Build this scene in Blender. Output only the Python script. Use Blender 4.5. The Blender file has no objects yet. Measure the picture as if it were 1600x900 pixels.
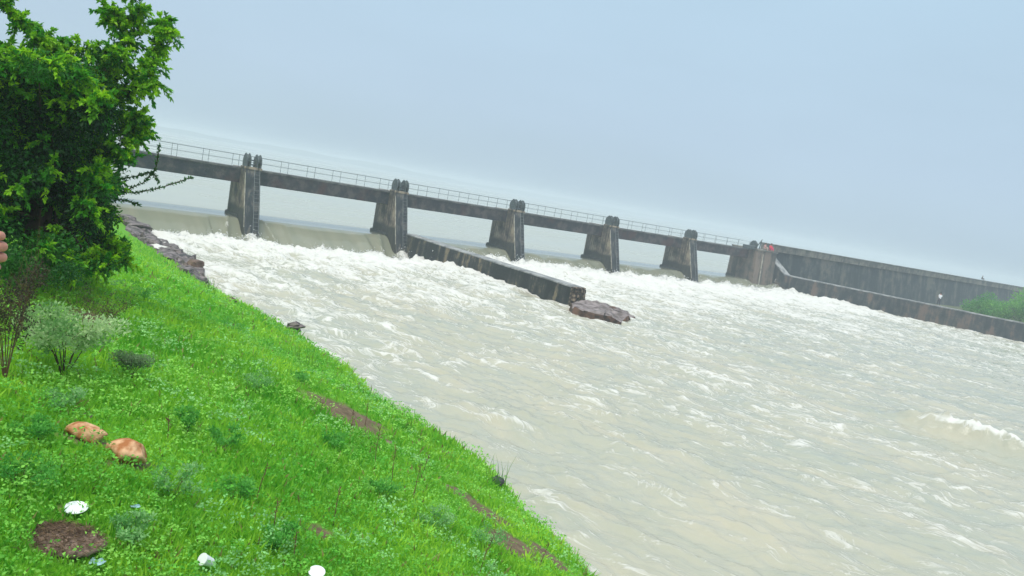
import bpy, bmesh, math, random
import numpy as np
from mathutils import Vector, Matrix

# ------------------------------------------------------------------ camera
sc = bpy.context.scene
COL = sc.collection
CZ = 7.75                      # camera height above the downstream water
FPX, PITCH, ROLL = 1200.0, math.radians(7.14), math.radians(10.26)
cF = np.array([0, math.cos(PITCH), -math.sin(PITCH)])
cR = np.array([1.0, 0, 0]); cU = np.array([0, math.sin(PITCH), math.cos(PITCH)])
cR, cU = cR*math.cos(ROLL)+cU*math.sin(ROLL), -cR*math.sin(ROLL)+cU*math.cos(ROLL)
CAMP = np.array([0, 0, CZ])
camd = bpy.data.cameras.new('camera'); cam = bpy.data.objects.new('camera', camd); COL.objects.link(cam)
camd.sensor_width = 36; camd.lens = 36*FPX/1600; camd.clip_start = 0.05; camd.clip_end = 20000
cam.matrix_world = Matrix(((cR[0], cU[0], -cF[0], 0), (cR[1], cU[1], -cF[1], 0), (cR[2], cU[2], -cF[2], CZ), (0, 0, 0, 1)))
sc.camera = cam

# ------------------------------------------------------------------ sky, sun, exposure
SUN_EL, SUN_AZ = math.radians(62), math.radians(200)
W = bpy.data.worlds.new('World'); sc.world = W; W.use_nodes = True
nt = W.node_tree; nt.nodes.clear(); N = nt.nodes.new; L = nt.links.new
out = N('ShaderNodeOutputWorld')
sky = N('ShaderNodeTexSky'); sky.sky_type = 'NISHITA'; sky.sun_disc = False
sky.sun_elevation = SUN_EL; sky.sun_rotation = SUN_AZ; sky.air_density = 1.2; sky.dust_density = 4.0
bg1 = N('ShaderNodeBackground'); bg1.inputs['Strength'].default_value = 0.05; L(sky.outputs[0], bg1.inputs[0])
geo = N('ShaderNodeNewGeometry'); sep = N('ShaderNodeSeparateXYZ'); L(geo.outputs['Incoming'], sep.inputs[0])
# overcast layer: even cloud, a little brighter with height as an overcast sky is, faint large mottling
tc = N('ShaderNodeTexCoord'); sepg = N('ShaderNodeSeparateXYZ'); L(tc.outputs['Generated'], sepg.inputs[0])
rmp = N('ShaderNodeValToRGB'); L(sepg.outputs['Z'], rmp.inputs[0])
rmp.color_ramp.elements[0].position = 0.0; rmp.color_ramp.elements[0].color = (0.455, 0.585, 0.685, 1)
e = rmp.color_ramp.elements.new(0.10); e.color = (0.47, 0.61, 0.75, 1)
e = rmp.color_ramp.elements.new(0.38); e.color = (0.455, 0.64, 0.79, 1)
rmp.color_ramp.elements[-1].position = 1.0; rmp.color_ramp.elements[-1].color = (1.15, 1.25, 1.30, 1)
nz = N('ShaderNodeTexNoise'); nz.inputs['Scale'].default_value = 2.2; nz.inputs['Detail'].default_value = 4
mpn = N('ShaderNodeMapping'); mpn.inputs['Scale'].default_value = (1, 1, 3.5)
L(tc.outputs['Generated'], mpn.inputs[0]); L(mpn.outputs[0], nz.inputs['Vector'])
mr = N('ShaderNodeMapRange'); mr.inputs[3].default_value = 0.97; mr.inputs[4].default_value = 1.15; L(nz.outputs[0], mr.inputs[0])
bg2 = N('ShaderNodeBackground'); L(rmp.outputs[0], bg2.inputs[0]); L(mr.outputs[0], bg2.inputs[1])
mx = N('ShaderNodeMixShader'); mx.inputs[0].default_value = 0.9
L(bg1.outputs[0], mx.inputs[1]); L(bg2.outputs[0], mx.inputs[2]); L(mx.outputs[0], out.inputs['Surface'])

sund = bpy.data.lights.new('sun', 'SUN'); sun = bpy.data.objects.new('sun', sund); COL.objects.link(sun)
sund.energy = 2.0; sund.angle = math.radians(25); sund.color = (1.0, 0.95, 0.86)
# nishita rotation: azimuth clockwise from +Y
sdir = Vector((math.sin(SUN_AZ)*math.cos(SUN_EL), math.cos(SUN_AZ)*math.cos(SUN_EL), math.sin(SUN_EL)))
sun.rotation_euler = sdir.to_track_quat('Z', 'Y').to_euler()
sc.view_settings.view_transform = 'Standard'; sc.view_settings.look = 'None'
sc.view_settings.gamma = 1; sc.view_settings.exposure = 0.12; sc.view_settings.use_curve_mapping = False
sc.render.engine = 'CYCLES'
sc.cycles.max_bounces = 8; sc.cycles.volume_bounces = 2; sc.cycles.transparent_max_bounces = 8
sc.cycles.use_denoising = True

# ------------------------------------------------------------------ frames and helpers
YAW = math.radians(52.54)
uS = np.array([math.sin(YAW), math.cos(YAW), 0.0])       # along the barrage
dT = np.array([math.cos(YAW), -math.sin(YAW), 0.0])      # downstream
ORG = np.array([-22.55, 64.85, 0.0])
ROTZ = math.atan2(dT[1], dT[0])
MB_ = Matrix.Translation(Vector(ORG)) @ Matrix.Rotation(ROTZ, 4, 'Z')   # local (t, s, z) -> world
SP = 14.08
rng = np.random.default_rng(7)
random.seed(7)

def ray(x, y): return cF + cR*(x-800)/FPX - cU*(y-450)/FPX
def at_z(x, y, z):
    d = ray(x, y); return CAMP + d*(z-CZ)/d[2]
def at_d(x, y, dist):
    d = ray(x, y); return CAMP + d*dist/np.linalg.norm(d)
def to_st(P):
    q = np.asarray(P)-ORG; return q@uS, q@dT
def link(o, parent=None):
    COL.objects.link(o)
    if parent is not None: o.parent = parent
    return o
def tag(o, label=None, cat=None, group=None, kind=None):
    if label: o['label'] = label
    if cat: o['category'] = cat
    if group: o['group'] = group
    if kind: o['kind'] = kind
    return o
def empty(name, loc=(0, 0, 0), rz=0.0):
    o = bpy.data.objects.new(name, None); COL.objects.link(o)
    o.location = Vector(loc); o.rotation_euler = (0, 0, rz); o.empty_display_size = 0.2
    return o
def bm_obj(name, bm, mat, parent=None, smooth=False, mtx=None):
    me = bpy.data.meshes.new(name); bm.normal_update(); bm.to_mesh(me); bm.free()
    if smooth: me.polygons.foreach_set('use_smooth', [True]*len(me.polygons))
    me.materials.append(mat)
    o = bpy.data.objects.new(name, me); link(o, parent)
    if mtx is not None: o.matrix_local = mtx
    return o
def np_obj(name, V, F, mat, parent=None, smooth=False, attrs=None):
    """V (n,3), F (m,k) with k = 3 or 4"""
    me = bpy.data.meshes.new(name); k = F.shape[1]
    me.vertices.add(len(V)); me.vertices.foreach_set('co', np.ascontiguousarray(V, dtype=np.float32).ravel())
    me.loops.add(F.size); me.loops.foreach_set('vertex_index', np.ascontiguousarray(F, dtype=np.int32).ravel())
    me.polygons.add(len(F)); me.polygons.foreach_set('loop_start', np.arange(len(F), dtype=np.int32)*k)
    if smooth: me.polygons.foreach_set('use_smooth', np.ones(len(F), dtype=bool))
    me.update(calc_edges=True)
    for nm, val in (attrs or {}).items():
        if val.ndim == 2:
            a = me.attributes.new(nm, 'FLOAT_COLOR', 'POINT'); a.data.foreach_set('color', np.ascontiguousarray(val, dtype=np.float32).ravel())
        else:
            a = me.attributes.new(nm, 'FLOAT', 'POINT'); a.data.foreach_set('value', np.ascontiguousarray(val, dtype=np.float32))
    me.materials.append(mat)
    o = bpy.data.objects.new(name, me); return link(o, parent)
def box(bm, x0, x1, y0, y1, z0, z1, top=None):
    """box; top = (dx0, dx1, dy0, dy1) shifts of the top face's sides"""
    a = top or (0, 0, 0, 0)
    v = [bm.verts.new(p) for p in ((x0, y0, z0), (x1, y0, z0), (x1, y1, z0), (x0, y1, z0),
         (x0+a[0], y0+a[2], z1), (x1+a[1], y0+a[2], z1), (x1+a[1], y1+a[3], z1), (x0+a[0], y1+a[3], z1))]
    for f in ((3, 2, 1, 0), (4, 5, 6, 7), (0, 1, 5, 4), (1, 2, 6, 5), (2, 3, 7, 6), (3, 0, 4, 7)):
        bm.faces.new([v[i] for i in f])
def tube(bm, a, b, r0, r1=None, n=8):
    r1 = r0 if r1 is None else r1
    a = Vector(a); b = Vector(b); q = (b-a).to_track_quat('Z', 'Y')
    ra = []; rb = []
    for i in range(n):
        c = Vector((math.cos(2*math.pi*i/n), math.sin(2*math.pi*i/n), 0))
        ra.append(bm.verts.new(a+q@(c*r0))); rb.append(bm.verts.new(b+q@(c*r1)))
    for i in range(n):
        j = (i+1) % n; bm.faces.new((ra[i], ra[j], rb[j], rb[i]))
    bm.faces.new(ra[::-1]); bm.faces.new(rb)
def bevel(bm, w, seg=1):
    bmesh.ops.bevel(bm, geom=[e for e in bm.edges], offset=w, segments=seg, affect='EDGES', profile=0.6)

# vectorised perlin noise
_P = np.random.default_rng(3).permutation(256); _P = np.concatenate([_P, _P, _P])
_G = np.array([(math.cos(a), math.sin(a)) for a in np.linspace(0, 2*math.pi, 32, endpoint=False)])
def perlin(x, y, seed=0):
    xi = np.floor(x).astype(int); yi = np.floor(y).astype(int); xf = x-xi; yf = y-yi
    fu = xf*xf*xf*(xf*(xf*6-15)+10); fv = yf*yf*yf*(yf*(yf*6-15)+10)
    def g(i, j, dx, dy):
        h = _P[(_P[(xi+i+seed*17) & 255]+yi+j) & 255] & 31
        return _G[h, 0]*dx+_G[h, 1]*dy
    a = g(0, 0, xf, yf); b = g(1, 0, xf-1, yf); c = g(0, 1, xf, yf-1); d = g(1, 1, xf-1, yf-1)
    return 1.5*((a*(1-fu)+b*fu)*(1-fv)+(c*(1-fu)+d*fu)*fv)
def fbm(x, y, o=4, seed=0, g=0.5):
    s = 0; a = 1; t = 0
    for k in range(o):
        s = s+a*perlin(x*2**k, y*2**k, seed+k); t += a; a *= g
    return s/t
def ss(a, b, x):
    t = np.clip((x-a)/(b-a), 0, 1); return t*t*(3-2*t)

# ------------------------------------------------------------------ materials
def mat_base(name, rough=0.8, spec=0.3):
    m = bpy.data.materials.new(name); m.use_nodes = True; t = m.node_tree
    b = t.nodes['Principled BSDF']; b.inputs['Roughness'].default_value = rough
    b.inputs['Specular IOR Level'].default_value = spec
    return m, t, b
def mat_plain(name, col, rough=0.7, spec=0.3, var=0.15, scale=12, metal=0.0, bump=0.0):
    m, t, b = mat_base(name, rough, spec); b.inputs['Metallic'].default_value = metal
    n = t.nodes.new('ShaderNodeTexNoise'); n.inputs['Scale'].default_value = scale; n.inputs['Detail'].default_value = 5
    c = t.nodes.new('ShaderNodeTexCoord'); t.links.new(c.outputs['Object'], n.inputs['Vector'])
    r = t.nodes.new('ShaderNodeValToRGB'); t.links.new(n.outputs[0], r.inputs[0])
    r.color_ramp.elements[0].position = 0.3; r.color_ramp.elements[1].position = 0.7
    r.color_ramp.elements[0].color = tuple(x*(1-var) for x in col)+(1,)
    r.color_ramp.elements[1].color = tuple(min(1, x*(1+var)) for x in col)+(1,)
    t.links.new(r.outputs[0], b.inputs['Base Color'])
    if bump:
        bp = t.nodes.new('ShaderNodeBump'); bp.inputs['Strength'].default_value = bump; bp.inputs['Distance'].default_value = 0.02
        t.links.new(n.outputs[0], bp.inputs['Height']); t.links.new(bp.outputs[0], b.inputs['Normal'])
    return m
def mat_streak(name, dark, mid, light, streak=(2.2, 2.2, 0.22), bias=0.5, wet=None, red=None, rough=0.75, cw=0.065):
    """weathered concrete: rain streaks running down, blotches, a wet algae band near the water"""
    m, t, b = mat_base(name, rough, 0.35); nn = t.nodes.new; ll = t.links.new
    c = nn('ShaderNodeTexCoord'); mp = nn('ShaderNodeMapping'); mp.inputs['Scale'].default_value = streak
    ll(c.outputs['Object'], mp.inputs[0])
    n1 = nn('ShaderNodeTexNoise'); n1.inputs['Scale'].default_value = 1.0; n1.inputs['Detail'].default_value = 7; n1.inputs['Roughness'].default_value = 0.62
    n1.inputs['Distortion'].default_value = 0.25; ll(mp.outputs[0], n1.inputs['Vector'])
    n2 = nn('ShaderNodeTexNoise'); n2.inputs['Scale'].default_value = 0.9; n2.inputs['Detail'].default_value = 8; n2.inputs['Roughness'].default_value = 0.68
    ll(c.outputs['Object'], n2.inputs['Vector'])
    mixn = nn('ShaderNodeMath'); mixn.operation = 'MULTIPLY_ADD'; ll(n1.outputs[0], mixn.inputs[0]); mixn.inputs[1].default_value = 0.62
    k = nn('ShaderNodeMath'); k.operation = 'MULTIPLY'; k.inputs[1].default_value = 0.38; ll(n2.outputs[0], k.inputs[0]); ll(k.outputs[0], mixn.inputs[2])
    r = nn('ShaderNodeValToRGB'); ll(mixn.outputs[0], r.inputs[0])
    r.color_ramp.elements[0].position = bias-cw; r.color_ramp.elements[0].color = dark+(1,)
    e1 = r.color_ramp.elements.new(bias); e1.color = mid+(1,)
    r.color_ramp.elements[-1].position = bias+cw; r.color_ramp.elements[-1].color = light+(1,)
    colr = r.outputs[0]
    if red:
        n3 = nn('ShaderNodeTexNoise'); n3.inputs['Scale'].default_value = 0.45; n3.inputs['Detail'].default_value = 4; ll(mp.outputs[0], n3.inputs['Vector'])
        q = nn('ShaderNodeMapRange'); q.inputs[1].default_value = 0.55; q.inputs[2].default_value = 0.66; q.inputs[4].default_value = 0.7; ll(n3.outputs[0], q.inputs[0])
        x = nn('ShaderNodeMix'); x.data_type = 'RGBA'; ll(q.outputs[0], x.inputs[0]); ll(colr, x.inputs[6]); x.inputs[7].default_value = red+(1,); colr = x.outputs[2]
    if wet is not None:     # (height of the tide line, colour): algae and damp staining at the waterline
        g = nn('ShaderNodeNewGeometry'); s = nn('ShaderNodeSeparateXYZ'); ll(g.outputs['Position'], s.inputs[0])
        ad = nn('ShaderNodeMath'); ad.operation = 'MULTIPLY_ADD'; ll(n1.outputs[0], ad.inputs[0]); ad.inputs[1].default_value = -0.9; ll(s.outputs['Z'], ad.inputs[2])
        q = nn('ShaderNodeMapRange'); q.inputs[1].default_value = wet[0]-0.45; q.inputs[2].default_value = wet[0]-0.15; q.inputs[3].default_value = 0.9; q.inputs[4].default_value = 0; ll(ad.outputs[0], q.inputs[0])
        x = nn('ShaderNodeMix'); x.data_type = 'RGBA'; ll(q.outputs[0], x.inputs[0]); ll(colr, x.inputs[6]); x.inputs[7].default_value = wet[1]+(1,); colr = x.outputs[2]
    ll(colr, b.inputs['Base Color'])
    n4 = nn('ShaderNodeTexNoise'); n4.inputs['Scale'].default_value = 6; n4.inputs['Detail'].default_value = 8; ll(c.outputs['Object'], n4.inputs['Vector'])
    bp = nn('ShaderNodeBump'); bp.inputs['Strength'].default_value = 0.6; bp.inputs['Distance'].default_value = 0.05
    ll(n4.outputs[0], bp.inputs['Height']); ll(bp.outputs[0], b.inputs['Normal'])
    return m

M = {}
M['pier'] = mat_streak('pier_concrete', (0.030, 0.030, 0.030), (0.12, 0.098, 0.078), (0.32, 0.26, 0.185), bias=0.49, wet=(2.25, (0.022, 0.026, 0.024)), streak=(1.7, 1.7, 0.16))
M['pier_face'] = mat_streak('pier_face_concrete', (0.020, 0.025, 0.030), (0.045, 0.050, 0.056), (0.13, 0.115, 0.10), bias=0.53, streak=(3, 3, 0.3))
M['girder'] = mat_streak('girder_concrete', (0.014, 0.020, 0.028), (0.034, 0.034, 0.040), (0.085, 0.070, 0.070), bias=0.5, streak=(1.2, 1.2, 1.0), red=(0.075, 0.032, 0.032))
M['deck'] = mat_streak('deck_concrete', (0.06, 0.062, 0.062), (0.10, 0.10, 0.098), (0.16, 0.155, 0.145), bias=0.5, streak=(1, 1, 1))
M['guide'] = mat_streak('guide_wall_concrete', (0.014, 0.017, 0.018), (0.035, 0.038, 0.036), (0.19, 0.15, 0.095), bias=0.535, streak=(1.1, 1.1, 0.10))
M['guide_r'] = mat_streak('far_wall_concrete', (0.012, 0.020, 0.024), (0.040, 0.044, 0.044), (0.125, 0.085, 0.065), bias=0.52, streak=(1.3, 1.3, 0.16))
M['wing'] = mat_streak('wing_concrete', (0.05, 0.05, 0.05), (0.11, 0.095, 0.08), (0.20, 0.15, 0.12), bias=0.48, streak=(0.9, 0.9, 0.1))
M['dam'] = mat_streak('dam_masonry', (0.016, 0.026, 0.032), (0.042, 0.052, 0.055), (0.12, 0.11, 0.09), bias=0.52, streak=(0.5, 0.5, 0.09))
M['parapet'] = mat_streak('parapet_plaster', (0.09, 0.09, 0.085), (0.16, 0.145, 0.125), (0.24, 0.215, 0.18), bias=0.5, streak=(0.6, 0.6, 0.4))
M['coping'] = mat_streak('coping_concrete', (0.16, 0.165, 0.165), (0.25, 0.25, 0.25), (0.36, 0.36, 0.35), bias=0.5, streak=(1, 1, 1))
M['masonry'] = mat_streak('broken_masonry', (0.03, 0.022, 0.018), (0.12, 0.085, 0.06), (0.28, 0.21, 0.15), bias=0.5, streak=(3, 3, 3))
M['iron'] = mat_plain('bracket_iron', (0.075, 0.092, 0.095), 0.6, 0.4, 0.5, 5, 0.2, 0.4)
M['rail'] = mat_plain('rail_steel', (0.10, 0.12, 0.13), 0.5, 0.4, 0.2, 5, 0.3)
M['ladder'] = mat_plain('ladder_steel', (0.20, 0.21, 0.215), 0.6, 0.3, 0.3, 5, 0.1)
M['seam'] = mat_plain('lime_stain', (0.40, 0.37, 0.31), 0.9, 0.1, 0.4, 3)

# ------------------------------------------------------------------ water
def water_height(s, t):
    """surface height of river and nappe, and how foamy it is"""
    left = 1-ss(14.2, 14.8, s)
    left = np.where(t > 26.5, 1-ss(14.4-(t-26.5)*0.55, 14.6+(t-26.5)*0.55, s), left)
    wob = 0.35*fbm(s*0.35, t*0*0+3.1, 3, 5)
    tt = t+wob
    # nappe over the rounded crest
    def nap(foot, zf):
        q = np.clip((tt+0.7)/(foot+0.7), 0, 1)
        return 1.42-(1.42-zf)*(q**1.9*(1.9-0.9*q))
    zl = np.where(tt < 3.6, nap(3.6, -0.35), -0.35+0.85*ss(3.6, 13, tt)-0.30*ss(22, 60, tt))
    zr = np.where(tt < 2.4, nap(2.4, 0.45), 0.45-0.15*ss(8, 45, tt))
    base = zl*left+zr*(1-left)
    foot = 3.6*left+2.4*(1-left)
    on = ss(foot-0.5, foot+0.9, tt)                     # turbulence starts at the foot
    # travelling-wave field, warped
    wx = 1.6*fbm(s*0.11, t*0.11, 3, 11); wy = 1.6*fbm(s*0.11+7, t*0.11, 3, 12)
    a, b = s-0.32*(t-5)+wx, t+wy
    n1 = fbm(a*0.22, b*0.15, 3, 21)                     # big swells
    r1 = 1-np.abs(fbm(a*0.42, b*0.30, 3, 31))*2.4       # ridged crests
    n2 = fbm(a*0.95, b*0.55, 4, 41)
    r2 = 1-np.abs(fbm(a*1.2, b*0.62, 3, 51))*2.2
    n3 = fbm(a*3.0, b*1.7, 3, 61)
    amp = 0.34*np.exp(-np.clip(tt-foot, 0, 99)/24)+0.17
    near = np.exp(-np.clip(tt-foot, 0, 99)/10)
    h = amp*(0.9*n1+0.55*np.clip(r1, -0.5, 1)**3*0.8+0.55*n2+0.20*np.clip(r2, -.4, 1)**2)+0.04*n3*(0.6+near)+0.10*np.clip(1-np.abs(fbm(a*1.7, b*1.1, 3, 55))*3.2, 0, 1)**2*(0.5+near)
    h += near*0.95*np.clip(fbm(a*0.5, b*0.55, 5, 71)+0.1, -0.25, 1)+near*0.10*fbm(a*2.2, b*1.8, 3, 72)
    z = base+on*h
    # foam: crests, lee sides, thick after the weir
    turb = fbm(a*0.16, b*0.07, 4, 81)
    band = fbm(a*0.5, b*0.12, 4, 91)
    far = np.clip(tt-foot, 0, 99)
    dens = 0.66*np.exp(-far/20)+0.30*np.exp(-far/60)
    f = dens+0.32*turb+0.20*band+0.30*np.clip(r1-0.55, 0, 1)+0.16*np.clip(r2-0.6, 0, 1)+0.9*np.clip(h, 0, 0.35)-0.12
    # explicit standing waves seen downstream
    for (px, py, ls, lt, hh, fo) in WAVES:
        P = at_z(px, py, 0.3); cs, ct = to_st(P)
        dtt = t-ct; ds = s-cs-0.32*dtt-0.25*np.sin(dtt*0.9+px)*lt*0.3-0.25*fbm(s*1.1, t*1.1, 3, 7)
        env = np.exp(-(dtt/(lt*1.9))**2)
        g = env*np.exp(-np.where(ds > 0, (ds/(ls*0.85))**2, (ds/(ls*0.7))**2))
        z = z+hh*g*on*(0.8+0.5*fbm(s*1.3, t*1.3, 3, 8))
        lip = env*np.exp(-((ds+0.10*ls)/(0.16*ls))**2)
        f = f+fo*lip*(0.75+0.9*fbm(s*2.2, t*2.2, 3, 9))-0.35*env*np.exp(-((ds-0.5*ls)/(0.4*ls))**2)
    f = f*on+0.62*(1-on)*ss(foot-2.4, foot, tt)*np.clip(0.35+1.6*fbm(s*2.6, t*0.35, 4, 95), 0, 1)   # the sheet tears white near its foot
    z = np.where(tt > foot, z, z+0.012*fbm(s*3, t*0.3, 2, 3)*ss(-1, 1, tt))
    # wakes peeling off the piers and the wall
    for k in range(0, 6):
        for side, e0 in ((-1, SP*k-1.3), (1, SP*k)):
            if k == 5 and side > 0: continue
            q = np.clip(t+1.2, 0, 9)
            c = e0+side*(0.25+0.62*np.sqrt(q+0.001))
            d = (s-c)
            m = ss(-1.2, -0.2, t)*(1-ss(foot+0.2, foot+1.6, tt))
            line = np.exp(-(d/0.10)**2)*m
            inner = ss(0, 0.5, -d*side)*m*(np.abs(s-(e0-side*0.65)) < 3.2)
            z = z+0.10*line-0.30*inner*ss(-0.6, 1.5, t)
            f = np.maximum(f, 0.62*line*(0.6+0.4*perlin(s*2, t*1.5, 5)))
        # rooster tail below the pier
        c = SP*k-0.65
        tail = np.exp(-((s-c)/(0.5+0.16*np.clip(t-1, 0, 20)))**2)*ss(1.0, 2.0, t)*np.exp(-np.clip(t-2, 0, 40)/4.0)
        z = z+0.55*tail; f = f+0.9*tail
    # splash line along the divide wall and the right wall
    f = f+0.3*np.exp(-((s-13.7)/0.5)**2)*ss(2, 4, t)*(1-ss(26, 28, t))
    return z, np.clip(f, 0, 1.3), on
# standing waves: pixel of the crest, half width across, length, height, foam
WAVES = [(1440, 666, 1.0, 1.0, 0.72, 1.3), (1505, 688, 1.0, 1.0, 0.62, 1.0), (1575, 708, 1.0, 0.9, 0.60, 1.2), (1480, 760, 0.9, 0.6, 0.28, 0.5),
         (820, 665, 1.6, 0.9, 0.20, 0.5), (770, 650, 1.8, 0.8, 0.14, 0.4), (1010, 715, 0.9, 0.5, 0.12, 0.5), (1120, 825, 1.0, 0.5, 0.12, 0.4),
         (500, 475, 2.6, 1.2, 0.26, 0.3), (600, 520, 2.6, 1.2, 0.26, 0.4), (1230, 610, 1.6, 0.8, 0.12, 0.4), (470, 440, 2.6, 1.1, 0.26, 0.4),
         (900, 560, 2.2, 1.1, 0.12, 0.3), (1200, 850, 0.9, 0.5, 0.10, 0.4), (890, 800, 1.2, 0.6, 0.12, 0.4), (690, 600, 1.8, 0.9, 0.12, 0.35)]

def mat_water():
    m, t, b = mat_base('muddy_white_water', 0.25, 0.5); nn = t.nodes.new; ll = t.links.new
    c = nn('ShaderNodeTexCoord')           # object space: x downstream, y across
    at = nn('ShaderNodeAttribute'); at.attribute_name = 'foam'
    ch = nn('ShaderNodeAttribute'); ch.attribute_name = 'churn'     # 0 on the unbroken sheet, 1 in the aerated rapids
    sp_ = nn('ShaderNodeSeparateXYZ'); ll(c.outputs['Object'], sp_.inputs[0]); shr = nn('ShaderNodeMath'); shr.operation = 'MULTIPLY_ADD'
    ll(sp_.outputs['X'], shr.inputs[0]); shr.inputs[1].default_value = -0.32; ll(sp_.outputs['Y'], shr.inputs[2])
    cb_ = nn('ShaderNodeCombineXYZ'); ll(sp_.outputs['X'], cb_.inputs['X']); ll(shr.outputs[0], cb_.inputs['Y'])
    nw = nn('ShaderNodeTexNoise'); nw.inputs['Scale'].default_value = 0.28; nw.inputs['Detail'].default_value = 3; ll(cb_.outputs[0], nw.inputs['Vector'])
    vs_ = nn('ShaderNodeVectorMath'); vs_.operation = 'SUBTRACT'; ll(nw.outputs['Color'], vs_.inputs[0]); vs_.inputs[1].default_value = (.5, .5, .5)
    vm_ = nn('ShaderNodeVectorMath'); vm_.operation = 'MULTIPLY_ADD'; ll(vs_.outputs[0], vm_.inputs[0]); vm_.inputs[1].default_value = (6.0, 3.6, 0); ll(cb_.outputs[0], vm_.inputs[2]); flow = vm_.outputs[0]   # current runs slightly across the channel
    def noise(scale, det, rough, dist, sc_):
        mp = nn('ShaderNodeMapping'); mp.inputs['Scale'].default_value = sc_; ll(flow, mp.inputs[0])
        n = nn('ShaderNodeTexNoise'); n.inputs['Scale'].default_value = scale; n.inputs['Detail'].default_value = det
        n.inputs['Roughness'].default_value = rough; n.inputs['Distortion'].default_value = dist; ll(mp.outputs[0], n.inputs['Vector']); return n
    def math_(op, a, bb=None, cc=None):
        k = nn('ShaderNodeMath'); k.operation = op
        for i, v in enumerate((a, bb, cc)):
            if v is None: continue
            if isinstance(v, (int, float)): k.inputs[i].default_value = v
            else: ll(v, k.inputs[i])
        return k.outputs[0]
    nA = noise(0.72, 8, 0.58, 1.7, (0.5, 1.5, 1.0))          # streaks along the flow
    nB = noise(1.6, 7, 0.56, 1.8, (0.6, 1.3, 1.0))           # curdled foam
    nC = noise(0.85, 6, 0.55, 2.4, (0.4, 1.0, 1.0))
    # thin lace: |noise-0.5| small
    lace = math_('SUBTRACT', 1.0, math_('MULTIPLY', math_('ABSOLUTE', math_('SUBTRACT', nC.outputs[0], 0.5)), 16.0))
    lace = math_('MAXIMUM', lace, 0.0)
    lace2 = math_('MAXIMUM', math_('SUBTRACT', 1.0, math_('MULTIPLY', math_('ABSOLUTE', math_('SUBTRACT', nB.outputs[0], 0.5)), 14.0)), 0.0)
    v = math_('ADD', math_('MULTIPLY', nA.outputs[0], 0.75), math_('MULTIPLY', nB.outputs[0], 0.55))   # about 0.65
    v = math_('ADD', v, math_('MULTIPLY', lace, 0.20)); v = math_('ADD', v, math_('MULTIPLY', lace2, 0.12))
    v = math_('ADD', v, math_('MULTIPLY', at.outputs['Fac'], 0.62))
    mr = nn('ShaderNodeMapRange'); mr.interpolation_type = 'SMOOTHSTEP'; mr.inputs[1].default_value = 0.945; mr.inputs[2].default_value = 1.30; ll(v, mr.inputs[0])
    foam = math_('MULTIPLY', mr.outputs[0], math_('MAXIMUM', ch.outputs['Fac'], math_('MINIMUM', math_('MULTIPLY', at.outputs['Fac'], 6.0), 1.0)))
    # silty water: varies between tan and grey-green
    nD = noise(0.35, 5, 0.6, 0.8, (0.4, 1.0, 1.0))
    r = nn('ShaderNodeValToRGB'); ll(nD.outputs[0], r.inputs[0])
    r.color_ramp.elements[0].position = 0.35; r.color_ramp.elements[0].color = (0.385, 0.395, 0.32, 1)
    r.color_ramp.elements[1].position = 0.7; r.color_ramp.elements[1].color = (0.485, 0.45, 0.345, 1)
    x = nn('ShaderNodeMix'); x.data_type = 'RGBA'; aer = nn('ShaderNodeMix'); aer.data_type = 'RGBA'; ll(ch.outputs['Fac'], aer.inputs[0])   # clear silt on the nappe, aerated water below it
    ns = nn('ShaderNodeTexNoise'); ns.inputs['Scale'].default_value = 1.0; ns.inputs['Detail'].default_value = 6; mps = nn('ShaderNodeMapping'); mps.inputs['Scale'].default_value = (0.10, 0.7, 0.1); ll(c.outputs['Object'], mps.inputs[0]); ll(mps.outputs[0], ns.inputs['Vector'])
    rs = nn('ShaderNodeValToRGB'); ll(ns.outputs[0], rs.inputs[0]); rs.color_ramp.elements[0].position = 0.38; rs.color_ramp.elements[1].position = 0.72
    rs.color_ramp.elements[0].color = (0.215, 0.225, 0.165, 1); rs.color_ramp.elements[1].color = (0.27, 0.262, 0.19, 1); ll(rs.outputs[0], aer.inputs[6]); ll(r.outputs[0], aer.inputs[7])
    ll(foam, x.inputs[0]); ll(aer.outputs[2], x.inputs[6]); x.inputs[7].default_value = (0.70, 0.685, 0.64, 1)
    ll(x.outputs[2], b.inputs['Base Color'])
    rr = nn('ShaderNodeMapRange'); rr.inputs[3].default_value = 0.10; rr.inputs[4].default_value = 0.85; ll(foam, rr.inputs[0]); ll(rr.outputs[0], b.inputs['Roughness'])
    b.inputs['IOR'].default_value = 1.33
    # fine chop and foam relief
    nE = noise(4.0, 5, 0.55, 0.6, (0.7, 1.2, 1.0))
    hb = math_('ADD', math_('MULTIPLY', nE.outputs[0], 0.35), math_('MULTIPLY', nB.outputs[0], 0.5))
    hb = math_('ADD', hb, math_('MULTIPLY', foam, 0.25))
    act = ch.outputs['Fac']
    bp = nn('ShaderNodeBump'); bp.inputs['Distance'].default_value = 0.16
    ll(hb, bp.inputs['Height']); ll(math_('MULTIPLY_ADD', act, 0.36, 0.02), bp.inputs['Strength']); ll(bp.outputs[0], b.inputs['Normal'])
    return m
M['water'] = mat_water()

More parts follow.
